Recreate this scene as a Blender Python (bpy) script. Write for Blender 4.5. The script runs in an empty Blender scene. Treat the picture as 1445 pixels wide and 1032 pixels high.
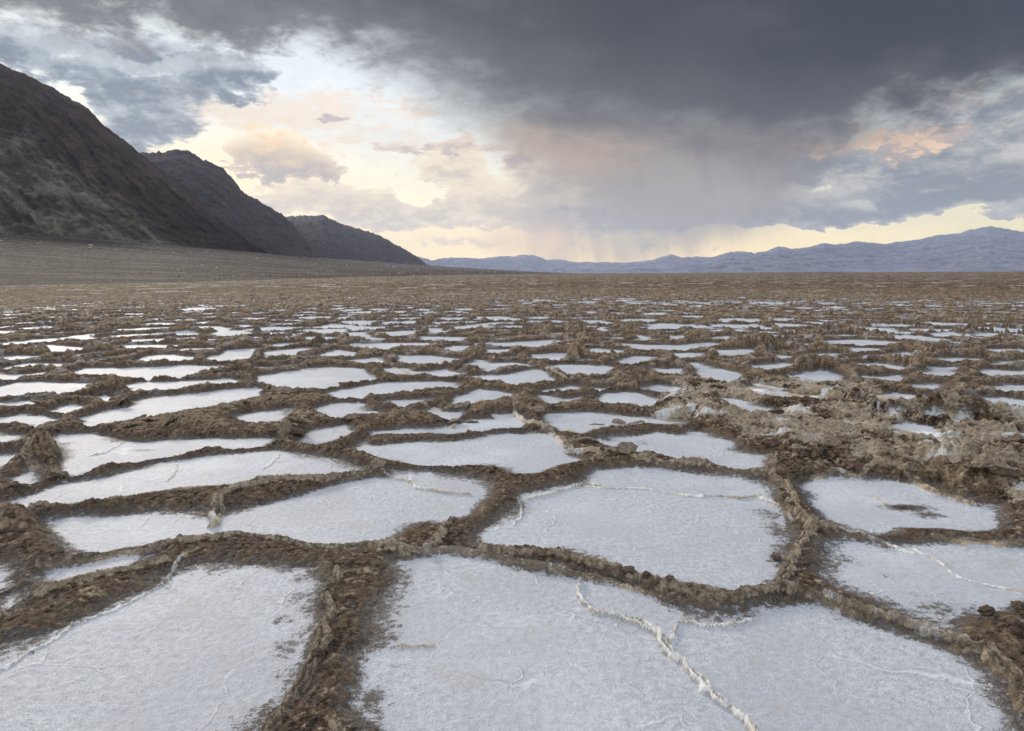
import bpy, math, random
import numpy as np
from mathutils import Vector, Matrix

C = bpy.context.scene
COL = C.collection
R = math.radians

# ------------------------------------------------------------------ camera
FPX = 963.0            # focal length in photo pixels (photo 1445 wide)
CX, CY = 722.5, 516.0
CAMH = 1.30
PITCH = math.atan((516 - 386.5) / FPX)
ROLL = 0.0048
ct, st = math.cos(PITCH), math.sin(PITCH)
_f = np.array([0, ct, -st]); _r0 = np.array([1.0, 0, 0]); _u0 = np.array([0, st, ct])
_r = _r0 * math.cos(ROLL) - _u0 * math.sin(ROLL)
_u = _u0 * math.cos(ROLL) + _r0 * math.sin(ROLL)
cam_data = bpy.data.cameras.new('camera')
cam = bpy.data.objects.new('camera', cam_data); COL.objects.link(cam)
M = Matrix([[_r[0], _u[0], -_f[0], 0], [_r[1], _u[1], -_f[1], 0], [_r[2], _u[2], -_f[2], CAMH], [0, 0, 0, 1]])
cam.matrix_world = M
cam_data.sensor_width = 36; cam_data.lens = 36 * FPX / 1445
cam_data.clip_start = 0.05; cam_data.clip_end = 200000
C.camera = cam

def ray(px, py):
    px = np.asarray(px, float); py = np.asarray(py, float)
    return _f + ((px - CX) / FPX)[..., None] * _r + ((CY - py) / FPX)[..., None] * _u
def ground(px, py, z=0.0):
    d = ray(px, py); t = (z - CAMH) / np.minimum(d[..., 2], -1e-5)
    return d[..., 0] * t, d[..., 1] * t
def azel(px, py):
    d = ray(px, py)
    return np.arctan2(d[..., 0], d[..., 1]), np.arctan2(d[..., 2], np.hypot(d[..., 0], d[..., 1]))
def at(px, py, dist):
    """point on the ray of a pixel at horizontal distance dist"""
    d = ray(px, py); h = np.hypot(d[..., 0], d[..., 1])
    return np.stack([d[..., 0] / h * dist, d[..., 1] / h * dist, CAMH + d[..., 2] / h * dist], -1)

# ------------------------------------------------------------------ light settings
EXPOSURE = 0.08
C.view_settings.view_transform = 'Standard'
C.view_settings.look = 'None'
C.view_settings.exposure = EXPOSURE
C.view_settings.gamma = 1
SUN_AZ, SUN_EL = R(-34), R(17)
sl = bpy.data.lights.new('sun', 'SUN'); sl.energy = 2.7; sl.angle = R(14); sl.color = (1, 0.88, 0.74)
so = bpy.data.objects.new('sun', sl); COL.objects.link(so)
sd = Vector((math.sin(SUN_AZ) * math.cos(SUN_EL), math.cos(SUN_AZ) * math.cos(SUN_EL), math.sin(SUN_EL)))
so.rotation_euler = sd.to_track_quat('Z', 'Y').to_euler()
C.cycles.use_denoising = True
C.cycles.max_bounces = 4; C.cycles.diffuse_bounces = 2; C.cycles.volume_bounces = 1
C.cycles.volume_max_steps = 64

# ------------------------------------------------------------------ node helpers
class NT:
    def __init__(s, tree): s.t = tree; s.n = tree.nodes; s.l = tree.links
    def new(s, t, **kw):
        n = s.n.new(t)
        for k, v in kw.items(): setattr(n, k, v)
        return n
    def put(s, inp, v):
        if isinstance(v, bpy.types.NodeSocket): s.l.new(v, inp)
        elif v is not None:
            if isinstance(v, (tuple, list)) and len(v) == 3 and inp.type == 'RGBA': v = (*v, 1)
            inp.default_value = v
    def m(s, op, a, b=None, c=None, clamp=False):
        n = s.new('ShaderNodeMath', operation=op); n.use_clamp = clamp
        s.put(n.inputs[0], a)
        if b is not None: s.put(n.inputs[1], b)
        if c is not None: s.put(n.inputs[2], c)
        return n.outputs[0]
    def mix(s, f, a, b, blend='MIX'):
        n = s.new('ShaderNodeMix', data_type='RGBA', blend_type=blend)
        n.clamp_factor = True
        s.put(n.inputs[0], f); s.put(n.inputs[6], a); s.put(n.inputs[7], b)
        return n.outputs[2]
    def step(s, x, lo, hi, a=0.0, b=1.0):
        n = s.new('ShaderNodeMapRange', interpolation_type='SMOOTHSTEP')
        s.put(n.inputs[0], x)
        for i, v in zip((1, 2, 3, 4), (lo, hi, a, b)): s.put(n.inputs[i], v)
        return n.outputs[0]
    def lin(s, x, lo, hi, a=0.0, b=1.0):
        n = s.new('ShaderNodeMapRange')
        s.put(n.inputs[0], x)
        for i, v in zip((1, 2, 3, 4), (lo, hi, a, b)): s.put(n.inputs[i], v)
        return n.outputs[0]
    def noise(s, vec, scale, detail=5, rough=0.55, dist=0.0, lac=2.0, typ='FBM'):
        n = s.new('ShaderNodeTexNoise', noise_dimensions='3D')
        s.put(n.inputs['Vector'], vec); n.inputs['Scale'].default_value = scale
        n.inputs['Detail'].default_value = detail; n.inputs['Roughness'].default_value = rough
        n.inputs['Distortion'].default_value = dist; n.inputs['Lacunarity'].default_value = lac
        return n.outputs[0]
    def vec(s, x, y, z=0.0):
        n = s.new('ShaderNodeCombineXYZ')
        for i, v in enumerate((x, y, z)): s.put(n.inputs[i], v)
        return n.outputs[0]
    def attr(s, name):
        n = s.new('ShaderNodeAttribute', attribute_name=name)
        return n.outputs['Fac']
    def ramp(s, x, pts, interp='B_SPLINE'):
        n = s.new('ShaderNodeValToRGB'); cr = n.color_ramp; cr.interpolation = interp
        s.put(n.inputs[0], x)
        while len(cr.elements) < len(pts): cr.elements.new(0.5)
        for e, (p, c) in zip(cr.elements, sorted(pts, key=lambda q: q[0])):
            e.position = p; e.color = (*c, 1) if isinstance(c, tuple) else (c, c, c, 1)
        return n.outputs[0]

def srgb(r, g, b):
    f = lambda c: (c / 255 / 12.92) if c / 255 <= .04045 else ((c / 255 + .055) / 1.055) ** 2.4
    return (f(r), f(g), f(b))

# ------------------------------------------------------------------ world: evening sky with a storm deck
def build_world():
    w = bpy.data.worlds.new('World'); C.world = w; w.use_nodes = True
    w.node_tree.nodes.clear(); N = NT(w.node_tree)
    tc = N.new('ShaderNodeTexCoord'); sp = N.new('ShaderNodeSeparateXYZ')
    N.l.new(tc.outputs['Generated'], sp.inputs[0])
    X, Y, Z = sp.outputs
    U = N.m('ARCTAN2', X, Y)
    V = N.m('ARCSINE', Z)
    # scale of the cloud noise in angle space
    uv = N.vec(U, V)
    n_big = N.noise(N.vec(N.m('MULTIPLY', U, 3.0), N.m('MULTIPLY', V, 6.0)), 1.6, 6, .55)
    cb = N.m('SUBTRACT', n_big, 0.5)
    n_mid = N.noise(N.vec(N.m('MULTIPLY', U, 1.0), N.m('MULTIPLY', V, 1.7), 3.1), 9, 8, .58, .25)
    cm = N.m('SUBTRACT', n_mid, 0.5)
    n_fin = N.noise(N.vec(N.m('MULTIPLY', U, 1.0), N.m('MULTIPLY', V, 2.2), 7.7), 22, 7, .6, .3)
    cf = N.m('SUBTRACT', n_fin, 0.5)
    wU = N.m('ADD', U, N.m('MULTIPLY', cb, .06)); wU = N.m('ADD', wU, N.m('MULTIPLY', cf, .05))
    wV = N.m('ADD', N.m('ADD', V, N.m('MULTIPLY', cm, .07)), N.m('MULTIPLY', cf, .03))
    def blob(px, py, a, b, rot=0.0, warp=True, amp=1.0):
        """soft elliptical patch centred on the direction of (px,py); a, b in photo pixels"""
        u0, v0 = [float(q) for q in azel(px, py)]
        A, B = a / FPX, b / FPX
        uu, vv = (wU, wV) if warp else (U, V)
        du = N.m('SUBTRACT', uu, u0); dv = N.m('SUBTRACT', vv, v0)
        if rot:
            c, s_ = math.cos(R(rot)), math.sin(R(rot))
            p = N.m('ADD', N.m('MULTIPLY', du, c), N.m('MULTIPLY', dv, s_))
            q = N.m('SUBTRACT', N.m('MULTIPLY', dv, c), N.m('MULTIPLY', du, s_))
        else: p, q = du, dv
        p = N.m('DIVIDE', p, A); q = N.m('DIVIDE', q, B)
        e = N.m('ADD', N.m('MULTIPLY', p, p), N.m('MULTIPLY', q, q))
        g = N.m('EXPONENT', N.m('MULTIPLY', e, -1.0))
        return g if amp == 1 else N.m('MULTIPLY', g, amp)
    def blobs(lst, **kw):
        r = None
        for b in lst:
            g = blob(*b, **kw); r = g if r is None else N.m('ADD', r, g)
        return r
    def curve(pts, src=U):
        """value given at photo columns, read against azimuth"""
        lo, hi = -math.pi, math.pi
        P = []
        for px, val in pts:
            a = float(azel(px, 386)[0]) if abs(px) < 5000 else math.copysign(3.0, px)
            P.append(((a - lo) / (hi - lo), val))
        return N.ramp(N.lin(src, lo, hi), P, 'EASE')
    # clear sky: Nishita, plus the bright thin veil that the low sun lights
    sky = N.new('ShaderNodeTexSky', sky_type='NISHITA'); sky.sun_disc = False
    sky.sun_elevation = SUN_EL; sky.sun_rotation = SUN_AZ
    sky.air_density = 1.2; sky.dust_density = 2.0
    clear = N.mix(1.0, sky.outputs[0], (.035, .037, .04), 'MULTIPLY')
    veil = N.ramp(N.lin(V, 0, 1.6), [(0.0, srgb(250, 226, 178)), (0.04, srgb(252, 238, 206)), (0.09, srgb(240, 240, 232)),
                                     (0.16, srgb(222, 232, 238)), (0.3, srgb(205, 220, 232)), (1, srgb(205, 215, 228))], 'LINEAR')
    right = N.step(U, 0.1, 0.6)
    veilr = N.ramp(N.lin(V, 0, 1.6), [(0.0, srgb(240, 226, 190)), (0.04, srgb(233, 229, 198)), (0.08, srgb(214, 224, 218)),
                                      (0.16, srgb(190, 205, 212)), (0.3, srgb(190, 208, 224)), (1, srgb(205, 215, 228))], 'LINEAR')
    veil = N.mix(right, veil, veilr)
    vb = N.ramp(N.lin(V, 0, .5), [(0.0, 1.0), (.25, .80), (1, .68)], 'LINEAR')
    veil = N.mix(1.0, veil, N.mix(N.step(V, .0, .22), (1.75, 1.55, 1.22), (1.14, 1.14, 1.12)), 'MULTIPLY')
    col = N.mix(.88, clear, veil)
    # warm glow of the hidden sun
    glow = blobs([(330, 235, 170, 70), (600, 340, 230, 34)], warp=False)
    col = N.mix(N.m('MULTIPLY', glow, .8), col, (1.28, 1.04, .66))
    col = N.mix(blob(460, 140, 190, 60, warp=False, amp=.85), col, (.93, .98, 1.02))

    n_xf = N.noise(N.vec(N.m('MULTIPLY', U, 1.0), N.m('MULTIPLY', V, 1.9), 1.7), 55, 6, .62, .4)
    cx = N.m('SUBTRACT', n_xf, 0.5)
    mott = N.m('ADD', N.m('ADD', N.m('MULTIPLY', cm, 2.4), N.m('MULTIPLY', cf, 2.6)), N.m('MULTIPLY', cx, 1.3))
    def layer(col, field, edge, core, lo=.3, hi=.8, kn=1.0, op=1.0, e0=.55, e1=1.25):
        """clouds: thin lit rims where the field is weak, shaded cores where it is strong"""
        f = N.m('ADD', field, N.m('MULTIPLY', mott, kn))
        a = N.step(f, lo, hi)
        a = N.m('MULTIPLY', a, N.step(field, .03, .2, 0, op))
        sh = N.step(N.m('ADD', N.m('ADD', N.m('MULTIPLY', field, .45), .35), N.m('MULTIPLY', mott, 1.15)), e0 - .15, e1 - .1)
        return N.mix(a, col, N.mix(sh, edge, core))
    S_ = srgb
    # high thin veils, mid left
    f = blobs([(330, 160, 130, 22, -8), (480, 150, 150, 30), (240, 145, 60, 20), (560, 200, 90, 20)])
    col = layer(col, f, S_(250, 240, 226), S_(244, 222, 198), .35, 1.3, 1.0, .7)
    f = blobs([(200, 70, 190, 26, 6), (60, 60, 120, 20), (320, 100, 90, 16)])
    col = layer(col, f, S_(206, 214, 220), S_(168, 176, 184), .35, 1.1, 1.2, .8)
    # stratus bank in the centre, low
    f = blobs([(480, 284, 70, 12), (430, 270, 60, 24), (650, 232, 50, 30), (640, 255, 60, 26), (770, 262, 120, 42), (870, 285, 170, 46),
               (700, 296, 170, 20), (760, 235, 60, 28), (560, 298, 110, 12), (820, 310, 120, 20)])
    gap = blobs([(702, 240, 26, 30), (600, 280, 30, 18)])
    f = N.m('SUBTRACT', f, N.m('MULTIPLY', gap, 1.6))
    col = layer(col, f, S_(255, 238, 210), S_(208, 194, 182), .25, .66, .95, .92, .5, 1.8)
    # lower thin bands
    f = blobs([(700, 322, 150, 7), (560, 318, 120, 5), (640, 345, 120, 10), (480, 300, 60, 6)])
    col = layer(col, f, S_(236, 216, 194), S_(214, 200, 192), .35, 1.1, .8, .6)
    # cream cumulus behind the middle mountain
    lit = N.step(N.m('ADD', V, N.m('MULTIPLY', mott, .022)), *[float(azel(400, y)[1]) for y in (244, 196)])
    f = blobs([(400, 208, 34, 28), (370, 222, 36, 22), (425, 232, 34, 18), (345, 220, 24, 16), (400, 240, 60, 12)])
    col = layer(col, f, N.mix(lit, S_(228, 208, 190), (1.1, .95, .68)), N.mix(lit, S_(186, 176, 172), S_(255, 224, 182)), .36, .66, .85, .95)
    f = blobs([(545, 210, 36, 9), (655, 203, 32, 20), (622, 214, 30, 10), (475, 162, 24, 5), (700, 215, 22, 5), (740, 228, 40, 18)])
    col = layer(col, f, S_(240, 218, 196), S_(190, 182, 184), .38, .8, .7, .85)
    # blue grey cloud above the near mountain
    f = blobs([(190, 150, 70, 34, -10), (150, 118, 50, 20), (55, 98, 55, 15, -22), (215, 170, 44, 32), (190, 190, 30, 22), (265, 125, 60, 12, 8),
               (340, 128, 26, 9), (215, 72, 50, 7), (15, 80, 40, 16), (300, 105, 50, 7, 10), (365, 108, 40, 8)])
    f = N.m('SUBTRACT', f, blob(107, 130, 22, 14, -35, amp=1.3))
    col = layer(col, f, S_(194, 202, 209), S_(118, 130, 145), .22, 1.0, .95, .93, .3, 1.5)
    # banks on the right
    f = blobs([(1060, 215, 110, 50), (1400, 215, 120, 46, 6), (1290, 255, 150, 34), (1060, 280, 190, 40), (1180, 305, 160, 14), (1330, 160, 60, 26), (1420, 265, 100, 18),
               (1300, 288, 100, 12), (1180, 215, 90, 26), (1480, 190, 120, 80), (1000, 312, 140, 16), (1130, 240, 60, 20), (1400, 160, 70, 22)])
    gap = blobs([(1168, 264, 56, 15), (1262, 166, 60, 15, 28), (1400, 128, 56, 11, 38), (1440, 222, 40, 11), (1360, 300, 90, 8, 8), (1215, 292, 26, 4),
                 (1000, 330, 120, 8), (1250, 322, 160, 7)])
    f = N.m('SUBTRACT', f, N.m('MULTIPLY', gap, 1.7))
    col = layer(col, f, S_(208, 203, 198), S_(122, 129, 142), .18, .52, .8, .94, .35, 1.9)
    # lit cauliflower tops on the right
    f = blobs([(1195, 190, 56, 18), (1295, 206, 44, 13, 20), (1125, 205, 44, 15), (1250, 190, 34, 12), (1315, 190, 30, 14)])
    pz = N.step(N.m('ADD', N.m('MULTIPLY', cf, 3.0), N.m('ADD', N.m('MULTIPLY', cx, 3.5), N.m('MULTIPLY', f, .35))), .12, .85)
    col = N.mix(N.m('MULTIPLY', N.m('MULTIPLY', pz, N.step(f, .15, .9)), .95), col, S_(255, 220, 184))
    col = N.mix(N.m('MULTIPLY', N.step(f, .2, 1.4), .35), col, S_(214, 176, 156))
    # everything far below the deck in the rain is dull
    f = blobs([(920, 235, 170, 70), (1010, 270, 110, 60), (790, 185, 80, 30)], warp=False)
    col = N.mix(N.m('MULTIPLY', N.step(f, .1, 1.1), .82), col, S_(150, 139, 134))
    f = blobs([(800, 205, 90, 22), (745, 182, 60, 20), (860, 225, 70, 20)])
    col = N.mix(N.m('MULTIPLY', f, .5), col, S_(240, 206, 174))
    # storm deck
    yb = [(-99999, .62), (-1500, .5), (-700, .42)]
    for px, py in ((-100, 40), (100, 45), (250, 52), (340, 70), (450, 54), (560, 94), (640, 148), (760, 202), (860, 228), (960, 235), (1060, 228),
                   (1150, 206), (1240, 172), (1330, 150), (1445, 112), (1560, 90)):
        yb.append((px, float(azel(px, py)[1])))
    yb += [(2300, .42), (99999, .62)]
    bound = curve(yb, src=wU)
    soft = curve([(-99999, .05), (0, .028), (400, .03), (520, .045), (640, .075), (820, .10), (950, .11), (1100, .07), (1230, .045), (1445, .035), (99999, .05)])
    t = N.m('DIVIDE', N.m('SUBTRACT', N.m('ADD', wV, N.m('MULTIPLY', cb, .03)), bound), soft)
    kt = curve([(-99999, .8), (0, .9), (400, .9), (500, .5), (600, .16), (700, .08), (1050, .08), (1160, .2), (1300, .5), (99999, .8)])
    t = N.m('ADD', t, N.m('MULTIPLY', mott, kt))
    deckfade = N.step(V, .95, .62)      # the deck stops overhead, leaving unseen sky open to light the ground
    fr = N.step(Y, -.35, .2)
    a = N.m('MULTIPLY', N.step(t, -.9, .9), N.m('MULTIPLY', deckfade, fr))
    dk = N.ramp(N.lin(U, -.8, .8), [(0.0, S_(116, 119, 124)), (.22, S_(102, 103, 107)), (.42, S_(74, 73, 77)), (.6, S_(50, 50, 56)),
                                    (.8, S_(38, 40, 49)), (1, S_(42, 47, 60))], 'LINEAR')
    brow = N.mix(N.step(U, -.25, .3), S_(136, 134, 136), S_(102, 95, 97))
    dk2 = N.mix(N.m('MULTIPLY', N.step(t, 1.9, -.2), .85), dk, brow)
    tex = N.m('ADD', N.m('MULTIPLY', cb, .9), N.m('MULTIPLY', cm, .4))
    dk2 = N.mix(N.m('MULTIPLY', N.step(tex, -.02, .22), N.lin(U, -.6, .3, .55, .22)), dk2, N.mix(N.step(U, -.3, .3), S_(150, 152, 158), S_(98, 97, 102)))
    col = N.mix(a, col, dk2)
    # rain hanging from the deck
    streak = N.noise(N.vec(N.m('ADD', N.m('MULTIPLY', U, 22), N.m('MULTIPLY', V, 4)), N.m('MULTIPLY', V, 1.3)), 1.0, 4, .55)
    f = blobs([(930, 270, 110, 80), (880, 340, 90, 60), (760, 335, 70, 46), (1010, 290, 80, 50)], warp=False)
    f = N.m('MULTIPLY', f, N.lin(streak, .3, .7, .45, 1.15))
    col = N.mix(N.m('MULTIPLY', N.step(f, .15, 1.2), .7), col, S_(172, 162, 156))
    f = N.m('MULTIPLY', blobs([(778, 342, 36, 24), (715, 340, 30, 20)], warp=False), N.lin(streak, .3, .7, .6, 1.2))
    col = N.mix(N.m('MULTIPLY', f, .75), col, (1.05, .74, .50))
    tx = N.m('ADD', 1.0, N.m('ADD', N.m('MULTIPLY', cf, .30), N.m('MULTIPLY', cm, .34)))
    txc = N.vec(tx, tx, tx)
    col = N.mix(N.step(N.m('ABSOLUTE', N.m('SUBTRACT', U, .15)), .12, .35, .25, 1.0), col, N.mix(1.0, col, txc, 'MULTIPLY'))
    # below the horizon: dull ground tone
    col = N.mix(N.step(V, 0.0, -.02), col, (.12, .11, .10))
    # unseen sky: bright opening added overhead to light the ground, dimmer behind the camera
    open_ = N.m('MULTIPLY', N.m('MAXIMUM', N.step(V, .7, 1.15), N.step(Y, .1, -.5)), N.step(V, .05, .35))
    col = N.mix(open_, col, N.mix(N.step(V, .5, 1.0), (.42, .47, .56), (1.20, 1.26, 1.36)))
    bg = N.new('ShaderNodeBackground'); N.put(bg.inputs[0], col); bg.inputs[1].default_value = 1.0
    out = N.new('ShaderNodeOutputWorld'); N.l.new(bg.outputs[0], out.inputs[0])
    w.cycles.sampling_method = 'MANUAL'; w.cycles.sample_map_resolution = 512
build_world()

# ------------------------------------------------------------------ numpy noise
_rng = np.random.RandomState(7)
_perm = _rng.permutation(4096).astype(np.int32)
_gx = np.cos(np.linspace(0, 2 * np.pi, 4096, endpoint=False)).astype(np.float32)
_gy = np.sin(np.linspace(0, 2 * np.pi, 4096, endpoint=False)).astype(np.float32)
def perlin(x, y, seed=0):
    x = np.asarray(x, np.float32); y = np.asarray(y, np.float32)
    xf = np.floor(x); yf = np.floor(y)
    xi = xf.astype(np.int32); yi = yf.astype(np.int32)
    fx = x - xf; fy = y - yf
    u = fx * fx * fx * (fx * (fx * 6 - 15) + 10); v = fy * fy * fy * (fy * (fy * 6 - 15) + 10)
    def g(ix, iy, dx, dy):
        h = _perm[(_perm[(ix + seed * 131) & 4095] + iy) & 4095]
        return _gx[h] * dx + _gy[h] * dy
    a = g(xi, yi, fx, fy); b = g(xi + 1, yi, fx - 1, fy)
    c = g(xi, yi + 1, fx, fy - 1); d = g(xi + 1, yi + 1, fx - 1, fy - 1)
    a += (b - a) * u; c += (d - c) * u
    return (a + (c - a) * v) * 1.5
def fbm(x, y, f=1.0, o=4, seed=0, gain=.5, kind=0):
    r = 0; amp = 1.0; t = 0
    for k in range(o):
        n = perlin(x * f + 17.3 * k, y * f - 9.1 * k, seed + k)
        if kind == 1: n = 1 - 2.2 * np.abs(n)          # ridged
        if kind == 2: n = 2.2 * np.abs(n) - .5         # billowy
        r = r + n * amp; t += amp; amp *= gain; f *= 2.03
    return r / t
def sstep(x, a, b):
    t = np.clip((x - a) / (b - a), 0, 1); return t * t * (3 - 2 * t)

def worley(x, y, seed=0):
    """F1, F2 of jittered cells"""
    xi = np.floor(x).astype(np.int32); yi = np.floor(y).astype(np.int32)
    f1 = np.full(x.shape, 9, np.float32); f2 = f1.copy(); cid = np.zeros(x.shape, np.float32)
    for dx in (-1, 0, 1):
        for dy in (-1, 0, 1):
            cx = xi + dx; cy = yi + dy
            h = _perm[(_perm[(cx + seed * 77) & 4095] + cy) & 4095]
            h2 = _perm[(h + 911) & 4095]
            px = cx + .1 + .8 * h / 4096.; py = cy + .1 + .8 * h2 / 4096.
            d = np.hypot(x - px, y - py).astype(np.float32)
            c = d < f1
            f2 = np.where(c, f1, np.minimum(f2, d)); cid = np.where(c, _perm[(h2 + 5) & 4095] / 4096., cid); f1 = np.where(c, d, f1)
    return f1, f2, cid

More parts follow.
